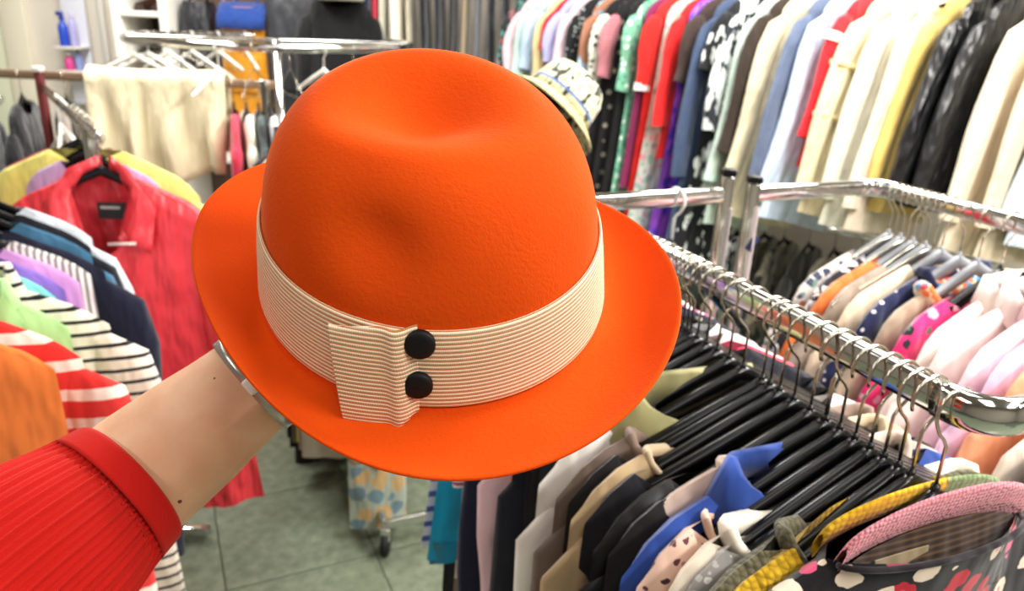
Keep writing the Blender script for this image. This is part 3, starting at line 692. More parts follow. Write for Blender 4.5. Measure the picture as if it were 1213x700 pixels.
for i, (s, nm, lb, d) in enumerate([
 (.17, 'blouse', 'pale lilac blouse directly behind the red raincoat', dict(mat=fab('c9a6d4'), hw=.2, sl=.4)),
 (.25, 'jumper', 'soft lemon yellow jumper behind the red raincoat', dict(mat=fab('ece27a'), hw=.30, sl=.6, sw=1.2, L=.5, lift=.03)),
 (.33, 'shirt', 'light sky blue shirt behind the lemon jumper', dict(mat=fab('a9c4ea'), hw=.24, sl=.5)),
 (.41, 'jumper', 'dark cherry red jumper furthest behind the raincoat', dict(mat=fab('a32a35'), hw=.25, sl=.5))]):
    d.setdefault('L', .62)
    P = F0 + FD * s + Vector((0, 0, FZ + .012)); garment(nm, lb, nm, P, YF + .1 * (i - 1), seed=310 + i, **{'th': .07 if i == 1 else .045, **d})
    hanger(P, YF + .1 * (i - 1), 'slim', 's', holding('black hanger', lb), 'hangers behind the raincoat', rnd)
for i in range(7):
    P = F0 + FD * (.56 + .05 * i) + Vector((0, 0, FZ)); hanger(P, YF - .95 + rnd.uniform(-.3, .2), 'white', 'w', 'empty white hanger bunched on the receding rail', 'bunch of empty white hangers', rnd, rnd.uniform(-.2, .2))
# cream towel folded over the cross rail
def drape(name, label, cat, c, wdt, front, back, mat, seed, y_off=.03):
    rnd2 = random.Random(seed); rows = []; n = 44
    for i in range(n + 1):
        f = i / n; x = (f - .5) * wdt; row = []
        fl = front * (.86 + .14 * math.sin(3.1 * f + 1.2) - .10 * abs(math.sin(5.3 * f + .4)))
        for q in range(23):
            s_ = q / 22 * (fl + .06 + back)
            if s_ < fl: y = -y_off; z = -(fl - s_)
            elif s_ < fl + .06: a = math.pi * (s_ - fl) / .06; y = -y_off * math.cos(a); z = y_off * .8 * math.sin(a)
            else: y = y_off; z = -(s_ - fl - .06)
            k_ = min(1, max(0, -z) / .25)
            y += (.026 * math.sin(21 * f + 1.3 * z * 6) + .014 * math.sin(44 * f + 2)) * k_ * (1 if y < 0 else .4) - (.03 * k_ if y < 0 else 0)
            row.append((x * (1 - .06 * k_) + .02 * k_ * math.sin(9 * f), y, z + .017))
        rows.append(row)
    m = MB(); m.grid(rows); o = m.build(name, mat); o.location = c; tag(o, label, cat); solid(o, .006, 0); return o
drape('towel', 'cream cloth draped over the rail on the left', 'cloth', (-1.46, 3.14, EZ + .005), .56, .56, .3, fab('f0e4c0', wr=.4), 4)
for i, (x, c, lb) in enumerate([(-2.34, '0d0e10', 'black coat at the left edge beside the dark red post'), (-2.22, '17181c', 'charcoal coat left of the white hangers'), (-2.02, '101114', 'black top between the white hangers and the cream cloth'), (-1.84, '0f1014', 'black jacket half hidden by the cream cloth')]):
    P = Vector((x, 3.14, EZ)); garment('coat' if 'coat' in lb else 'top', lb, 'coat' if 'coat' in lb else 'top', P, math.pi / 2 + .3, fab(c), L=.8, sl=.5, th=.06, seed=330 + i, hw=.2)
    hanger(P, math.pi / 2 + .3, 'slim', 's', holding('black hanger', lb), 'hangers on the cross rail', rnd)

for i, (x, c, pat, lb, L) in enumerate([(-1.16, 'c8304a', 0, 'crimson red top just left of the hat on the bronze rail', .62), (-1.11, 'e4e6d0', 0, 'ivory green blouse just left of the hat on the bronze rail', .66), (-1.06, '3d4a48', 1, 'dark green blotched top just left of the hat', .62), (-1.01, 'ece6ea', 1, 'white blouse with dark blots just left of the hat', .66)]):
    P = Vector((x, 3.14, EZ)); rz = math.atan2(-.93, .36) + rnd.uniform(-.08, .08)
    garment('top' if 'top' in lb else 'blouse', lb, 'top' if 'top' in lb else 'blouse', P, rz, fab(c, 'leaf', '1d1d22', c, sc_=20, duty=.42) if pat else fab(c), L=L, sl=.4, th=.045, seed=340 + i, hw=.2)
    hanger(P, rz, 'slim', 's', holding('black hanger', lb), 'hangers on the cross rail', rnd)

# ------------------------------------------------------------------ second chrome rack behind the hat
A_H = Vector((-.74, 2.87, 0)); ZH = 1.33
rack('second chrome double-rail rack standing behind the hat', A_H, U, V, .95, .5, ZH)
NH = [('3a3236', 'dark plum skirt on the second rack', 1.1), ('b4a996', 'beige dress with its hem showing under the hat brim', 1.18), ('131316', 'long black dress with its dark hem over the floor', 1.22), ('1a191c', 'long charcoal dress with its dark hem over the floor', 1.20),
      ('8e8678', 'mouse grey dress with its hem under the hat brim', 1.12), ('0f1012', 'black gown hanging lowest behind the grey dresses', 1.17), ('ddd76a', 'yellow green top with its hem beside the wrist', 1.03), ('a39a8a', 'grey taupe dress, nearest but one on the second rack', 1.03), ('b9b09c', 'stone grey dress nearest on the second rack, hem beside the wrist', 1.0), ('a8b0a0', 'narrow flowered grey green slip hanging nearly to the floor', 1.2)]
for i, (c, lb, L) in enumerate(NH):
    P = A_H + U * (.05 + .082 * i + (.07 if i == 9 else 0)) + Vector((0, 0, ZH))
    mt = fab('a8b0a0', 'floral', 'c8a470', '6f8a94', sc_=18, duty=.5, c4='8a7a60') if i == 9 else fab(c)
    nm = 'dress' if 'dress' in lb else 'skirt' if 'skirt' in lb else 'top'
    garment(nm, lb, nm, P, YB + rnd.uniform(-.1, .1), mt, L=L, sl=0 if i == 9 else .3, th=.05, seed=350 + i, hw=.10 if i == 9 else .2, nw=.05, flare=.0 if i == 9 else .03)
    hanger(P, YB, 'slim', 's', holding('black hanger', lb), 'hangers on the second rack', rnd)
for i, (s, c, lb, L) in enumerate([(.12, '111114', 'black dress with its hem low under the hat brim', 1.02), (.26, '0e0e10', 'black trousers hanging behind the hat', 1.0), (.56, '141418', 'black skirt behind the hat', .95)]):
    P = A_H - V * .5 + U * s + Vector((0, 0, ZH))
    mt = fab(c); nm = ['dress', 'trousers', 'skirt'][i]
    garment(nm, lb, nm, P, YB, mt, L=L, sl=.0, th=.05, seed=370 + i, hw=.2)
    hanger(P, YB, 'slim', 's', holding('black hanger', lb), 'hangers on the second rack', rnd)

# ------------------------------------------------------------------ round chrome rack
rc = Vector((-1.22, 3.95, 0)); RZ_ = 1.47; rx, ry_ = .66, .78
t = thing('round_clothes_rack', 'round chrome clothes rack with empty wire hangers behind the cream cloth', 'clothes rack', (rc.x, rc.y, 0))
def ringp(a, k=1.0): return Vector((rx * k * math.cos(a), ry_ * k * math.sin(a), RZ_))
MB().tube([ringp(2 * math.pi * i / 72) for i in range(72)], .013, 10, closed=True, ry=.018).build('ring_rail', CHROME, t)
for i in range(2):
    a = .35 + math.pi / 2 * i; MB().bar(ringp(a), ringp(a + math.pi), .014, .02, .003).build('spoke', CHROME, t)
MB().tube([(0, 0, .06), (0, 0, RZ_)], .022, 14).build('post', CHROME, t)
for i in range(4):
    a = .35 + math.pi / 2 * i; MB().bar((0, 0, .06), (.5 * math.cos(a), .5 * math.sin(a), .06), .03, .03, .004).build('foot', CHROME, t)
    MB().tube([(.48 * math.cos(a), .48 * math.sin(a) - .01, .025), (.48 * math.cos(a), .48 * math.sin(a) + .01, .025)], .025, 12).build('castor', RUBBER, t)
for i in range(24):
    a = R(125 + 4.4 * i) if i < 18 else R(270 + 12 * (i - 18))
    hanger(rc + ringp(a), a + rnd.uniform(-.25, .25), 'wire' if i % 3 else 'white', 's' if i % 3 else 'w', 'empty hanger on the round chrome rack', 'empty hangers on the round rack', rnd)
# ------------------------------------------------------------------ trousers on the back wall
TR = [('121420', 'navy trousers, leftmost on the back wall rail', .05), ('25304a', 'slate denim trousers on the back wall rail', .05), ('d9d6c4', 'ivory trousers with a slim leg on the back wall rail', .03), ('e9e6da', 'wide white trousers on the back wall rail', .07), ('d4c9ae', 'oatmeal trousers between the white and navy ones', .03),
      ('0f1118', 'black navy trousers right of the oatmeal ones', .05), ('171a26', 'ink blue trousers on the back wall rail', .05), ('10131c', 'black pressed trousers left of the beige pair', .04), ('b09a78', 'beige trousers among the dark ones on the back wall rail', .03), ('6f7078', 'mid grey trousers right of the beige pair', .03), ('0d0f16', 'black trousers right of the grey pair', .05), ('141722', 'midnight blue trousers on the back wall rail', .05), ('0b0c10', 'jet black trousers near the right end of the back wall rail', .05), ('101218', 'black wool trousers at the right end of the back wall rail', .05)]
TP = Vector((-.98, 4.66, 2.02)); tx = 0.0
t = thing('wall_rail', 'chrome rail of trousers on the back wall', 'rail', (TP.x, TP.y, TP.z))
MB().tube([(-.06, 0, 0), (1.12, 0, 0)], .0125, 12).build('rail', CHROME, t)
for q in (-.04, 1.1): MB().bar((q, 0, 0), (q, .32, 0), .02, .02, .003).build('bracket', CHROME, t)
for i, (c, lb, hw_) in enumerate(TR):
    x = TP.x + .02 + .078 * i
    o = thing('trousers', lb, 'trousers', (x, TP.y, TP.z), 0)
    mt = fab(c)
    m = MB(); rows = []      # folded over the hanger bar: two long panels with creases
    for q in range(13):
        v_ = q / 12; z = -.16 - .98 * v_; row = []
        for a in range(24):
            an = 2 * math.pi * a / 24; kx = (hw_ * .42) * (1 + .25 * math.sin(3 * an + i)) * (1 + .1 * v_)
            row.append((kx * math.cos(an) + .006 * math.sin(5 * v_ + i), (.17 - .03 * v_) * math.copysign(abs(math.sin(an)) ** .7, math.sin(an)), z))
        rows.append(row)
    n0 = m.grid(rows, True); m.f.append(tuple(range(24))[::-1]); m.build('legs', mt, o)
    MB().box((0, 0, -.155), (hw_ * .8, .36, .035), None, .006).build('waistband', mt, o)
    hanger(Vector((x, TP.y, TP.z)), math.pi / 2, 'slim', 's', holding('black hanger', lb), 'hangers on the trouser rail', rnd)

# ------------------------------------------------------------------ back wall: door, shelves and their things
cream = plain('cream_gloss', 'e9e3cd', .4); greyd = plain('door_grey', 'b9b2a8', .5)
t = structure(thing('door_1', None, None, (-2.93, 4.955, 0)))
MB().box((-.22, 0, 1.05), (.15, .05, 2.1), None, .004).build('door_frame', cream, t)
MB().box((-.60, 0, 1.05), (.10, .05, 2.1), None, .004).build('door_frame', cream, t)
MB().box((-.42, 0, 2.13), (.46, .05, .07), None, .004).build('door_frame', cream, t)
MB().box((-.42, .005, 1.04), (.26, .03, 2.08), None, .003).build('door_panel', plain('pale_green_door', 'dfe3c8', .5), t)
MB().tube([(-.36, -.03, 1.02), (-.36, -.05, 1.02), (-.45, -.05, 1.02)], .009, 8).build('door_handle', CHROME, t)
whs = plain('shelf_white', 'ece8e0', .45)
X0, X1, YS = -2.30, -.98, 4.94
t = thing('shelf_unit', 'white shelving unit against the back wall', 'shelves', (X0, YS, 0)); DS = .42
for x in (0, .27, (X1 - X0)): MB().box((x, -DS / 2, 1.0), (.045, DS, 2.0), None, .003).build('side_panel', whs, t)
for z in (.12, .75, 1.32, 1.56, 2.0):
    for xa, xb in ((.0225, .2475), (.2925, X1 - X0 - .0225)):
        if z == 1.32 and xa > .1: continue
        if z == 1.56 and xa > .1: continue
        MB().box(((xa + xb) / 2, -DS / 2, z), (xb - xa, DS - .01, .03), None, .003).build('shelf_board', whs, t)
MB().box(((X1 - X0) / 2, -.006, 1.0), (X1 - X0 - .02, .01, 1.98)).build('back_panel', plain('shelf_back', '6b584c', .7), t)
def shoe(x, y, z, c, lb, rz=0):
    o = thing('shoe', lb, 'shoe', (x, y, z), rz)
    rows = []
    for i in range(10):
        f = i / 9; yy = .13 - .26 * f; wd = .03 + .012 * math.sin(math.pi * f * .9 + .3); h = .085 - .05 * f ** .7
        rows.append([(wd * math.cos(a), yy, .012 + h * max(0, math.sin(a)) ** .7) for a in [math.pi * k / 8 for k in range(9)]])
    m = MB(); n0 = m.grid(rows); m.f.append(tuple(n0 + k for k in range(9))); m.f.append(tuple(n0 + 81 + k for k in range(9))[::-1]); m.build('upper', plain('shoe_leather', c, .4), o)
    MB().box((0, 0, .006), (.075, .265, .012), None, .004).build('sole', RUBBER, o)
for i, (x, z, c, lb) in enumerate([(-2.20, 1.575, '3a2218', 'dark brown shoe, left of the upper pair on the white shelf'), (-2.10, 1.575, '3a2218', 'dark brown shoe, right of the upper pair on the white shelf'), (-2.20, 1.335, '15110f', 'black shoe, left of the lower pair on the white shelf'), (-2.10, 1.335, '15110f', 'black shoe, right of the lower pair on the white shelf')]):
    shoe(x, 4.74, z, c, lb)
def bag(name, lb, cat, x, z, wx, wy, wz, mat, flap=None, strap=True, top=.8, y=4.72):
    o = thing(name, lb, cat, (x, y, z)); rows = []
    for i in range(11):
        f = i / 10; k_ = (1 - (1 - top) * f ** 2) * (.9 + .1 * math.sin(math.pi * f)) 
        if i in (0, 10): k_ *= .86
        rows.append([(wx / 2 * k_ * math.copysign(abs(math.cos(a)) ** .5, math.cos(a)), wy / 2 * k_ * math.copysign(abs(math.sin(a)) ** .5, math.sin(a)), wz * f) for a in [2 * math.pi * q / 28 for q in range(28)]])
    m = MB(); n0 = m.grid(rows, True); m.f.append(tuple(range(28))[::-1]); e = 280; m.f.append(tuple(range(e, e + 28))); m.build('body', mat, o, auto=60)
    if flap:
        rows = []
        for i in range(8):
            a = math.pi * i / 7; rows.append([(wx * .46 * (-1 + 2 * q / 10), -wy * .55 * math.cos(a) * (1 if a > 0 else 1), wz * (.80 + .24 * math.sin(a))) for q in range(11)])
        m = MB(); m.grid(rows); solid(m.build('flap', flap, o), .012, 0)
    if strap:
        MB().tube([(-wx * .22, 0, wz * .98), (-wx * .2, 0, wz + .05), (0, 0, wz + .075), (wx * .2, 0, wz + .05), (wx * .22, 0, wz * .98)], .009, 8, up=(0, 1, 0)).build('handle', flap or mat, o)
    MB().box((0, -wy * .5, wz * .38), (wx * .55, .02, wz * .34), None, .008).build('front_pocket', mat, o)
    return o
bag('handbag', 'black handbag left of the mustard backpack on the shelf', 'bag', -1.90, 1.02, .24, .26, .62, fab('14151c', rough=.5))
bag('backpack', 'mustard yellow backpack with a blue top flap on the shelf', 'backpack', -1.62, 1.02, .30, .24, .60, fab('d8921e'), flap=fab('1f3f86'), top=.92)
bag('tote_bag', 'pale pink and grey tote bag tucked behind the mustard backpack', 'bag', -1.76, 1.22, .16, .16, .42, fab('b892a8'), y=4.83)
bag('suitcase', 'dark grey upright suitcase on the shelf', 'suitcase', -1.33, 1.02, .36, .26, .72, fab('33343a', rough=.5), top=.97)
bag('handbag', 'small orange handbag at the right end of the shelf', 'bag', -1.09, 1.02, .09, .2, .58, fab('d2502a', rough=.5))
t = thing('shelf_riser', 'low white riser box under the bags on the shelf', 'box', (-1.5, 4.72, .765)); MB().box((0, 0, .1265), (.98, .34, .253), None, .005).build('box_body', whs, t); MB().box((0, -.172, .12), (.2, .004, .03), None).build('grip_shade', plain('shadow_grey', '4a4a4a', .8), t)  # hand hole is a dark plate, its shade put into the colour
# dark coat with a fur-trimmed hat on a stand, and a pink pole beside it
t = thing('coat_stand', 'coat stand with a slim crimson pole', 'coat stand', (-.84, 4.55, 0)); pp = plain('crimson_pole', 'd0344c', .4)
MB().tube([(0, 0, .04), (0, 0, 1.95)], .016, 12).build('pole', pp, t)
for i in range(3):
    a = 2.1 * i + .4; MB().bar((0, 0, .03), (.24 * math.cos(a), .24 * math.sin(a), .015), .03, .02, .004).build('foot', pp, t)
MB().tube([(0, 0, 1.70), (-.1, -.02, 1.74), (-.14, -.02, 1.78)], .009, 8).build('peg', pp, t)
garment('coat', 'black coat hanging on the coat stand at the back', 'coat', (-1.02, 4.47, 1.80), .1, fab('0d0d10'), hw=.17, L=.95, sl=.5, th=.1, seed=400)
t = thing('fur_hat', 'brown and white fur hat on the coat stand at the back', 'hat', (-1.0, 4.42, 1.70))
MB().lathe([(0.001, .15), (.06, .145), (.10, .11), (.11, .05), (.10, .0)], 24).build('crown', fab('5a3320', wr=1.0), t)
MB().tube([(.105 * math.cos(2 * math.pi * i / 28), .105 * math.sin(2 * math.pi * i / 28), .0) for i in range(28)], .028, 10, closed=True).build('fur_trim', fab('e6dcd0', wr=1.0), t)
# window ledge by the door with bottles
t = thing('wall_shelf', 'white backing board and ledge with cleaning bottles by the door', 'shelf', (-2.40 - .14, 4.93, 1.15))
structure(MB().box((-2.60, 4.953, 1.45), (.03, .04, 2.9)).build('trim_1', whs))
MB().box((0, -.02, .4), (.02, .02, .8)).build('bracket', whs, t)
t.location = (-2.665, 4.90, 1.0)
for ch in t.children: bpy.data.objects.remove(ch)
MB().box((-.08, .0, .50), (.15, .012, 1.0), None, .003).build('backing_board', plain('poster_white', 'e9ecf6', .5), t)
MB().box((-.08, -.07, .345), (.15, .13, .014), None, .002).build('ledge', whs, t)
MB().box((-.08, -.07, .205), (.15, .13, .014), None, .002).build('ledge', whs, t)
def bottle(x, y, z, body, cap, lb, h=.13, r=.026, trig=False):
    o = thing('bottle', lb, 'bottle', (x, y, z))
    MB().lathe([(.001, 0), (r * .9, 0), (r, .006), (r, h * .7), (r * .75, h * .85), (r * .4, h * .93), (r * .4, h)], 18).build('body', plain('bottle_body', body, .25), o)
    MB().lathe([(r * .5, h * .985), (r * .5, h * 1.17), (r * .4, h * 1.2), (.001, h * 1.2)], 14).build('cap', plain('bottle_cap', cap, .35), o)
    if trig: MB().box((0, -.015, h * 1.24), (.018, .06, .022), None, .004).build('trigger', plain('bottle_trigger', cap, .35), o)
bottle(-2.785, 4.83, 1.353, '2b4fc8', '1e2f9a', 'blue spray bottle on the upper ledge by the door', .15, .028, True)
bottle(-2.725, 4.83, 1.353, 'b9b4ea', 'd8d4f0', 'pale violet bottle right of the blue spray bottle', .17, .022)
bottle(-2.775, 4.83, 1.213, 'd84a92', 'f0eef2', 'pink bottle on the lower ledge by the door', .085, .028)
bottle(-2.715, 4.83, 1.213, '8f9fd8', '4a8a4a', 'pale blue bottle with a green cap on the lower ledge', .11, .022)

# ------------------------------------------------------------------ patterned bucket hat on a slim stand
SX, SY = .085, 1.86
t = thing('hat_stand', 'slim black hat stand behind the orange hat', 'hat stand', (SX, SY, 0))
MB().lathe([(.001, 0), (.14, 0), (.14, .012), (.03, .03), (.012, .05)], 24).build('base', BLACKP, t)
MB().tube([(0, 0, .03), (0, 0, 1.43)], .011, 12).build('pole', BLACKP, t)
MB().lathe([(.001, 1.50), (.04, 1.49), (.055, 1.46), (.04, 1.42), (.012, 1.41)], 20).build('head_knob', BLACKP, t)
bk = fab('ece6c4', 'leaf', '3a4238', 'b9b48a', sc_=42, duty=.43)
t = thing('bucket_hat', 'cream patterned bucket hat with a blue band, tilted on a stand behind the orange hat', 'hat', (SX + .0, SY, 1.425), rot=(R(-20), R(42), 0)); t.scale = (.86, .86, .86)
pr = [(.001, .118), (.045, .115), (.078, .102), (.092, .078), (.100, .03), (.104, 0)]
solid(MB().lathe(pr, 40).build('crown', bk, t), .003, -1)
MB().lathe([(.1055, .002), (.1035, .03)], 40).build('band', fab('5a78b8'), t)
solid(MB().lathe([(.104, .001), (.125, -.012), (.15, -.03), (.152, -.034)], 40).build('brim', fab('cfc48c', 'leaf', '4a4434', 'a89c6a', sc_=42, duty=.35), t), .003, -1)

# ------------------------------------------------------------------ the orange felt hat
HO = Vector((-.0466, .4363, 1.47))
HM = Matrix(((.9949, .0711, .0714), (-.0344, .906, -.4219), (-.0946, .4173, .9038)))
hat = thing('felt_hat', 'orange felt fedora with a dented crown and a cream woven band, held by a hand', 'hat', HO)
hat.rotation_mode = 'QUATERNION'; hat.rotation_quaternion = HM.to_quaternion()
k = NT('orange_felt'); v = k.coords((1, 1, 1)); nz = k.n('ShaderNodeTexNoise'); nz.inputs['Scale'].default_value = 420; nz.inputs['Detail'].default_value = 4; k.l(v, nz.inputs[0])
n2 = k.n('ShaderNodeTexNoise'); n2.inputs['Scale'].default_value = 30; n2.inputs['Detail'].default_value = 3; k.l(v, n2.inputs[0])
k.l(k.mix(n2.outputs[0], lin('d2440a'), lin('dc4e0c')), k.b.inputs['Base Color']); k.b.inputs['Roughness'].default_value = .9; k.b.inputs['Specular IOR Level'].default_value = .08
k.b.inputs['Sheen Weight'].default_value = .3; k.b.inputs['Sheen Roughness'].default_value = .3; k.b.inputs['Sheen Tint'].default_value = (1, .55, .25, 1)
v3 = k.coords((700, 1100, 500)); n3 = k.n('ShaderNodeTexNoise'); n3.inputs['Scale'].default_value = 1; n3.inputs['Detail'].default_value = 2; k.l(v3, n3.inputs[0])
k.bump(nz.outputs[0], .35, .0009); k.bump(n3.outputs[0], .25, .0008)
FELT = k.m
RB, HH, RYX = .1012, .122, .9768
def dome(tt): return max(0, 1 - max(0, tt) ** 2.356) ** (1 / 2.83)
def crown_r(z): return RB * (1 - .0619 * min(max(z, 0) / .0489, 1)) * dome((z - .029) / (HH - .029))
def sm(a): a = max(0, min(1, a)); return a * a * (3 - 2 * a)
def dent(x, y, z):
    q = math.sqrt(((x + .003) / .066) ** 2 + ((y + .006) / (.056 if y > -.006 else .050)) ** 2)
    d = .026 * (1 - sm(q)) * sm((z - .085) / .02)
    # shallow pinch in the front wall below the crease
    pin = .010 * math.exp(-((x + .012) / .022) ** 2 - ((z - .082) / .017) ** 2) if y < -.02 else 0
    return d, pin
def crown_pt(th, z, r, off=0):
    x = r * math.cos(th); y = r * math.sin(th) * RYX
    d, pin = dent(x, y, z)
    y += pin
    x2 = x * (1 + off / max(r, .02)) - .0775 * z; y2 = y * (1 + off / max(r, .02)) + .1327 * z
    return (x2, y2, z - d)
NTH = 144; rows = []
levels = [(z, crown_r(z)) for z in [i / 14 * .05 for i in range(15)]]
t0 = (.05 - .029) / (HH - .029); a0 = math.acos(min(1, dome(t0)))
NR = 64
for i in range(1, NR + 1):
    a = a0 + (math.pi / 2 - a0) * i / NR; f = math.cos(a)
    tt = max(0, 1 - f ** 2.83) ** (1 / 2.356); z = .029 + (HH - .029) * tt
    levels.append((z, RB * .9381 * f if f > .004 else .0003))
for z, r in levels: rows.append([crown_pt(2 * math.pi * q / NTH, z, r) for q in range(NTH)])
m = MB(); m.grid(rows, True); e = len(m.v) - NTH; m.f.append(tuple(range(e, e + NTH)))
solid(m.build('crown', FELT, hat), .0028, -1)
def brim_edge(th):
    rm = 1 + .0124 * math.cos(th) + .0574 * math.sin(th) - .0488 * math.sin(2 * th)
    z = .0051 + .017 * math.cos(2 * th) - .0078 * math.sin(th) - .0018 * math.cos(th) + .0014 * math.sin(2 * th)
    return .1422 * rm * math.cos(th), .1399 * rm * math.sin(th), z
rows = []; NB_ = 22; prof = []
top = []; bot = []
for i in range(NB_ + 1):
    f = i / NB_; tr = []; br_ = []
    for q in range(NTH):
        th = 2 * math.pi * q / NTH; ex, ey, ez = brim_edge(th)
        bx, by = RB * 1.0 * math.cos(th), RB * RYX * math.sin(th)
        x = bx + (ex - bx) * f; y = by + (ey - by) * f
        lip = .0045 * max(0, (f - .62) / .38) ** 2
        fil = .0035 * max(0, 1 - f / .12) ** 2
        z = ez * (f ** 1.7) - .0045 * math.sin(math.pi * f) + lip - .0045 * f ** 3 + fil
        tr.append((x, y, z)); br_.append((x, y, z - .0026))
    top.append(tr); bot.append(br_)
edge = [[tuple(Vector(p) + Vector((p[0], p[1], 0)).normalized() * .0012 - Vector((0, 0, .0013))) for p in top[-1]]]
m = MB(); m.grid(top + edge + bot[::-1], True); m.build('brim', FELT, hat)
# woven ribbon band: fine cords
k = NT('woven_band'); v = k.coords(); sp = k.n('ShaderNodeSeparateXYZ'); k.l(v, sp.inputs[0])
an = k.math('ARCTAN2', sp.outputs[1], sp.outputs[0])
row = k.math('FRACT', k.math('MULTIPLY', k.math('ADD', sp.outputs[2], .1), 430.0))
wv = k.math('FRACT', k.math('ADD', k.math('MULTIPLY', an, 88.0), k.math('MULTIPLY', k.math('FLOOR', k.math('MULTIPLY', k.math('ADD', sp.outputs[2], .1), 430.0)), .5)))
gap = k.math('GREATER_THAN', row, .76)
nz = k.n('ShaderNodeTexNoise'); nz.inputs['Scale'].default_value = 60; k.l(v, nz.inputs[0])
gapc = k.mix(nz.outputs[0], lin('d8803a'), lin('a85a28'))
cord = k.mix(k.math('GREATER_THAN', wv, .78), lin('f6e8cc'), lin('e4c090'))
k.l(k.mix(gap, cord, gapc), k.b.inputs['Base Color']); k.b.inputs['Roughness'].default_value = .7
k.bump(k.math('SINE', k.math('MULTIPLY', row, math.pi)), .8, .0008)
BANDM = k.m
def band_strip(th0, th1, z0, z1, off, name, parent, nz_=24, n=150, closed=False, offf=None, zt=None):
    rows = []
    for i in range(nz_ + 1):
        rr = []
        for q in range(n + (0 if closed else 1)):
            u_ = q / n; th = th0 + (th1 - th0) * u_
            za, zb = zt(u_) if zt else (z0, z1)
            z = za + (zb - za) * i / nz_
            o = off + (offf(u_, i / nz_) if offf else 0)
            if i in (0, nz_): o -= .0006
            zc = max(z, .0); r = crown_r(zc)
            x, y, _ = crown_pt(th, zc, r, o); rr.append((x, y, z))
        rows.append(rr)
    m = MB(); m.grid(rows, closed)
    return solid(m.build(name, BANDM, parent), .0012, 1 if False else -1)
band = band_strip(0, 2 * math.pi, .0045, .0490, .0022, 'ribbon_band', hat, closed=True, n=180)
# the flat folded tab of the band: loose on the left, gathered under two buttons on the right
D = math.radians
def tab_off(u_, f):
    return .0030 + .0062 * (1 - u_) ** 1.4 + .0020 * math.exp(-((u_ - .74) / .10) ** 2) - .0030 * sm((u_ - .82) / .18)
def band_tab():
    rows = []
    for i in range(25):
        f = i / 24; rr = []
        for q in range(61):
            u_ = q / 60; thl = -104.8 - 4.2 * f; th = D(thl + (-85.0 - thl) * u_)
            za = -.0105 + .0045 * u_ + .0075 * sm((u_ - .6) / .4); zb = .0482 + .0030 * sm(u_ / .6)
            z = za + (zb - za) * f; o = .0022 + tab_off(u_, f) - (.0006 if i in (0, 24) else 0); r = crown_r(max(z, 0))
            x, y, _ = crown_pt(th, max(z, 0), r, o); rr.append((x + .0775 * max(z, 0) - .0775 * z, y - .1327 * max(z, 0) + .1327 * z, z))
        rows.append(rr)
    m = MB(); m.grid(rows); return solid(m.build('band_tab', BANDM, hat), .0014, -1)
tab = band_tab()
BTN = plain('button_black', '040405', .6, spec=.3)
def on_band(thd, z, off):
    r = crown_r(z); p = Vector(crown_pt(D(thd), z, r, off)); q2 = Vector(crown_pt(D(thd + 2), z, r, off)); p3 = Vector(crown_pt(D(thd), z + .004, crown_r(z + .004), off))
    tx_ = (q2 - p).normalized(); tz = (p3 - p); tz = (tz - tx_ * tz.dot(tx_)).normalized(); return p, tx_, tx_.cross(tz), tz
for thd, z in ((-84.3, .0432), (-85.2, .0198)):
    p, a, nrm, b = on_band(thd, z, .0042)
    m = MB(); rows = []
    for rr, hh in ((.0076, -.002), (.0078, .0006), (.0070, .0016), (.0045, .0020), (.0002, .0021)):
        rows.append([p + a * (rr * math.cos(2 * math.pi * q / 28)) + b * (rr * math.sin(2 * math.pi * q / 28)) + nrm * hh for q in range(28)])
    m.grid(rows, True); m.build('button', BTN, hat)
# sweatband inside the crown
rows = [[(crown_r(z) * .962 * math.cos(2 * math.pi * q / 60) - .0775 * z, crown_r(z) * .962 * RYX * math.sin(2 * math.pi * q / 60) + .1327 * z, z) for q in range(60)] for z in (.001, .012, .03)]
m = MB(); m.grid(rows, True); m.build('sweatband', fab('8a4a2a'), hat)

# ------------------------------------------------------------------ the arm holding it
skin = NT('skin'); v = skin.coords(); nz = skin.n('ShaderNodeTexNoise'); nz.inputs['Scale'].default_value = 35; nz.inputs['Detail'].default_value = 4; skin.l(v, nz.inputs[0])
skin.l(skin.ramp(nz.outputs[0], [(.3, lin('e8b08a')), (.55, lin('f0be98')), (.75, lin('f5cba6'))], 'LINEAR'), skin.b.inputs['Base Color'])
skin.b.inputs['Roughness'].default_value = .5; skin.b.inputs['Subsurface Weight'].default_value = .12; skin.b.inputs['Subsurface Radius'].default_value = (.012, .005, .003); skin.b.inputs['Subsurface Scale'].default_value = .5
n3 = skin.n('ShaderNodeTexNoise'); n3.inputs['Scale'].default_value = 500; skin.l(v, n3.inputs[0]); skin.bump(n3.outputs[0], .12, .0006)
per = thing('person', 'person reaching in from the left in a ribbed red jumper, hand behind the orange hat', 'person', (-.30, .24, 1.31))
PO = Vector((-.30, .24, 1.31))
ARM = [(-.3086, .2365, 1.3048), (-.2864, .2815, 1.3116), (-.2667, .338, 1.3206), (-.2582, .3904, 1.3185), (-.2361, .4268, 1.3306), (-.2044, .4411, 1.3555), (-.1726, .4608, 1.3803)]
WAX = (RGT * .66 - UPV * .75).normalized()       # across the forearm, in the picture's plane
def arm_tube(m, pts, rw, rt, n=28):
    rows = []
    for i, p in enumerate(pts):
        t_ = (pts[min(i + 1, len(pts) - 1)] - pts[max(i - 1, 0)]).normalized()
        a = (WAX - t_ * WAX.dot(t_)).normalized(); b = t_.cross(a)
        rows.append([p + a * rw[i] * math.cos(2 * math.pi * q / n) + b * rt[i] * math.sin(2 * math.pi * q / n) for q in range(n)])
    n0 = m.grid(rows, True); m.f.append(tuple(n0 + q for q in range(n))[::-1]); e = n0 + n * (len(rows) - 1); m.f.append(tuple(e + q for q in range(n)))
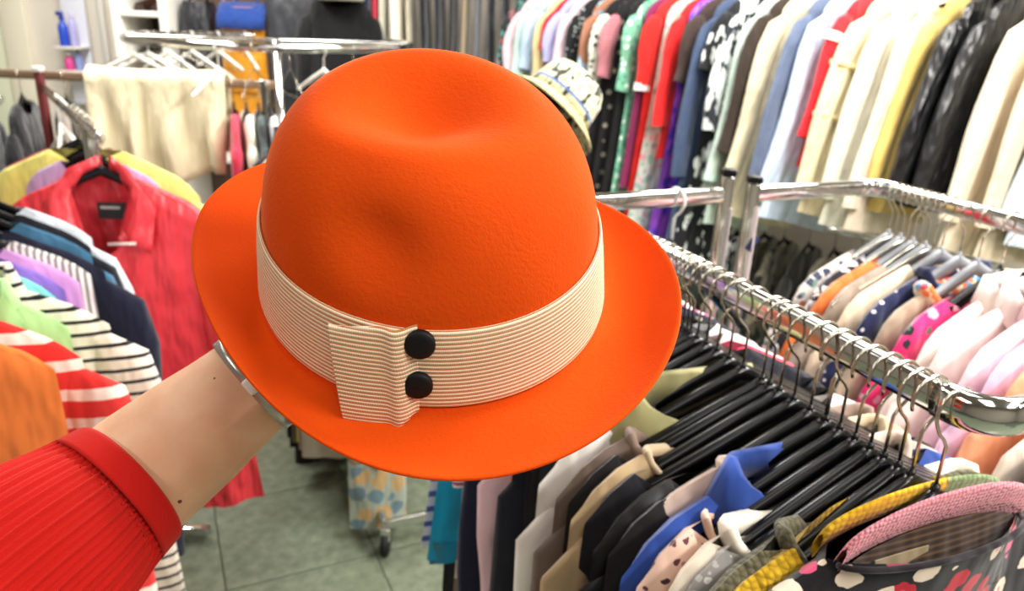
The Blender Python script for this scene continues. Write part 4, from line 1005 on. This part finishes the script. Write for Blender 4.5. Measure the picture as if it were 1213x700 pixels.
def hl(p): return HO + HM @ Vector(p) - PO
AP = [Vector(p) - PO for p in ARM]
m = MB()
Wp = AP[6]; K = Wp + Vector((.062, .024, .050))
arm_tube(m, [AP[3], (AP[3] + AP[4]) / 2, AP[4], AP[5], (AP[5] + AP[6]) / 2, Wp, Wp + Vector((.012, .005, .010))], [.041, .0425, .0435, .040, .037, .0350, .034], [.032, .034, .0345, .033, .030, .026, .022])
hd = (K - Wp).normalized(); wx_ = (WAX - hd * WAX.dot(hd)).normalized(); nx = hd.cross(wx_)
arm_tube(m, [Wp, Wp + hd * .03, Wp + hd * .06, K + hd * .012], [.031, .037, .041, .038], [.022, .018, .016, .010])
fd = (hl((-.055, .03, -.03)) - K); fd = fd.normalized(); f2 = (HM @ Vector((.15, -.05, 1))).normalized()
for i, (o_, ln) in enumerate(((-.030, .92), (-.010, 1.05), (.011, 1.0), (.030, .8))):
    b0 = K + wx_ * o_; d1_ = (hd * .55 + fd * .9).normalized(); j1 = b0 + d1_ * .040 * ln; d2_ = (fd * .7 + f2 * .6).normalized(); j2 = j1 + d2_ * .026 * ln; j3 = j2 + (fd * .3 + f2 * .9).normalized() * .022 * ln
    m.tube([b0 - hd * .015, b0, (b0 + j1) / 2, j1, (j1 + j2) / 2, j2, j3], [.0095, .0098, .0088, .0092, .0080, .0080, .0066], 12)
    m.tube([j3 - (j3 - j2) * .1, j3, j3 + (j3 - j2).normalized() * .003, j3 + (j3 - j2).normalized() * .0055], [.0066, .0066, .0052, .002], 12)
tb = Wp + hd * .022 - wx_ * .024; tj = tb - wx_ * .022 + hd * .026 + f2 * .006; tt_ = tj + hd * .024 + f2 * .020; 
m.tube([tb + wx_ * .012, tb, tj, (tj + tt_) / 2, tt_], [.013, .0135, .0108, .0105, .0072], 12)
# tendons and the ulna knob under the skin
td = Vector((0, 0, 0)); toC = (EYE - PO - AP[5]).normalized()
def surf(i, a_, lift): return AP[i] + WAX * a_ + toC * lift
m.tube([surf(4, .010, .0225), surf(5, .010, .0245), surf(6, .012, .0215)], [.006, .0062, .0052], 10)
m.tube([surf(4, -.010, .022), surf(5, -.009, .0232), surf(6, -.006, .0195)], [.005, .0048, .0042], 10)
me = m.mesh('arm_raw'); raw = bpy.data.objects.new('arm_raw', me); COL.objects.link(raw)
rm_ = raw.modifiers.new('r', 'REMESH'); rm_.mode = 'VOXEL'; rm_.voxel_size = .0022
s2 = raw.modifiers.new('s', 'SMOOTH'); s2.factor = .5; s2.iterations = 9
dg = bpy.context.evaluated_depsgraph_get(); me2 = bpy.data.meshes.new_from_object(raw.evaluated_get(dg)); bpy.data.objects.remove(raw)
for p_ in me2.polygons: p_.use_smooth = True
me2.materials.clear(); me2.materials.append(skin.m); me2.name = 'arm'
arm = link('arm', me2, per)
# ribbed sleeve and its smooth cuff
KN = NT('red_rib_knit'); v = KN.coords(); nz = KN.n('ShaderNodeTexNoise'); nz.inputs['Scale'].default_value = 900; KN.l(v, nz.inputs[0])
KN.b.inputs['Base Color'].default_value = (*lin('c0150d'), 1); KN.b.inputs['Roughness'].default_value = .85; KN.b.inputs['Sheen Weight'].default_value = .15; KN.b.inputs['Sheen Tint'].default_value = (1, .4, .3, 1); KN.b.inputs['Specular IOR Level'].default_value = .2
KN.bump(nz.outputs[0], .4, .0008)
def spline(P_, n):
    out = []
    for i in range(len(P_) - 1):
        p0 = P_[max(i - 1, 0)]; p1 = P_[i]; p2 = P_[i + 1]; p3 = P_[min(i + 2, len(P_) - 1)]
        for q in range(n):
            s_ = q / n; out.append(.5 * ((2 * p1) + (p2 - p0) * s_ + (2 * p0 - 5 * p1 + 4 * p2 - p3) * s_ * s_ + (3 * p1 - p0 - 3 * p2 + p3) * s_ ** 3))
    out.append(P_[-1]); return out
def interp(vals, n):
    return [v_[0] for v_ in spline([Vector((x, 0, 0)) for x in vals], n)]
def knit_tube(pts, rw, rt, ribs, name, parent, mat, skew=0.0, nper=9, thick=.002):
    n = ribs * nper if ribs else 96; rows = []
    for i, p in enumerate(pts):
        t_ = (pts[min(i + 1, len(pts) - 1)] - pts[max(i - 1, 0)]).normalized()
        a = (WAX - t_ * WAX.dot(t_)).normalized(); b = t_.cross(a); row = []
        for q in range(n):
            an = 2 * math.pi * q / n; rib = 0
            if ribs:
                ph_ = (q % nper) / nper; rib = .0016 * math.exp(-((ph_ - .5) / .10) ** 2) - .0014 * math.exp(-((ph_ - .27) / .09) ** 2) - .0014 * math.exp(-((ph_ - .73) / .09) ** 2)
            row.append(p + a * (rw[i] + rib) * math.cos(an) + b * (rt[i] + rib) * math.sin(an))
        rows.append(row)
    m = MB(); m.grid(rows, True); return solid(m.build(name, mat, parent), thick, -1)
SP = spline([AP[0] + Vector((-.01, -.06, .01)), AP[0], AP[1], AP[2], AP[3], AP[4] * .58 + AP[3] * .42], 8)
RW = interp([.066, .064, .062, .0590, .0520, .0475], 8)
knit_tube(SP, RW, [x * .78 for x in RW], 40, 'sleeve', per, KN.m)
C0 = AP[4] * .36 + AP[3] * .64; C1 = AP[4] * .76 + AP[3] * .24
cp = [C0 + (C1 - C0) * (i / 8) for i in range(9)]
knit_tube(cp, [.0500 - .0028 * (i / 8) - (.0012 if i == 8 else 0) for i in range(9)], [.0420 - .002 * (i / 8) - (.0012 if i == 8 else 0) for i in range(9)], 0, 'cuff', per, KN.m)
# moles on the forearm
bm = bmesh.new(); bm.from_mesh(me2)
from mathutils.bvhtree import BVHTree
bv = BVHTree.FromBMesh(bm)
for (px_, r_) in (((213, 594), .0015), ((227, 619), .0011), ((254, 448), .0008)):
    d_ = (-BCK + RGT * ((px_[0] - 606.5) / 900) - UPV * ((px_[1] - 350) / 900)).normalized()
    h_, n_, _, _ = bv.ray_cast(EYE - PO, d_)
    if h_: MB().lathe([(.0002, r_ * .5), (r_ * .7, r_ * .35), (r_, -r_ * .2)], 12).build('mole', plain('mole_brown', '7a2c22', .6), per).matrix_local = Matrix.Translation(h_) @ n_.to_track_quat('Z', 'Y').to_matrix().to_4x4()
bm.free()
# bracelet on the wrist
bc = AP[6] + (AP[6] - AP[5]).normalized() * .0015; t_ = (AP[6] - AP[5]).normalized()
a_ = (WAX - t_ * WAX.dot(t_)).normalized(); b_ = t_.cross(a_)
m = MB(); rows = []
for dx, dr in ((-.004, .0), (-.0038, .0016), (.0038, .0016), (.004, .0), (-.004, .0)):
    rows.append([bc + t_ * dx + a_ * (.0362 + dr) * math.cos(2 * math.pi * q / 60) + b_ * (.0285 + dr) * math.sin(2 * math.pi * q / 60) for q in range(60)])
m.grid(rows, True); bl = m.build('bracelet', plain('bracelet_grey', 'b9b4ac', .25, .6), per)
bl['label'] = 'pale grey bracelet with a white clasp'
cpos = bc + a_ * .004 + (b_ if b_.dot(toC) > 0 else -b_) * .0305
MB().box(cpos, (.011, .008, .006), Matrix((a_, t_, a_.cross(t_))).transposed(), .0015).build('clasp', WHITEP, bl)
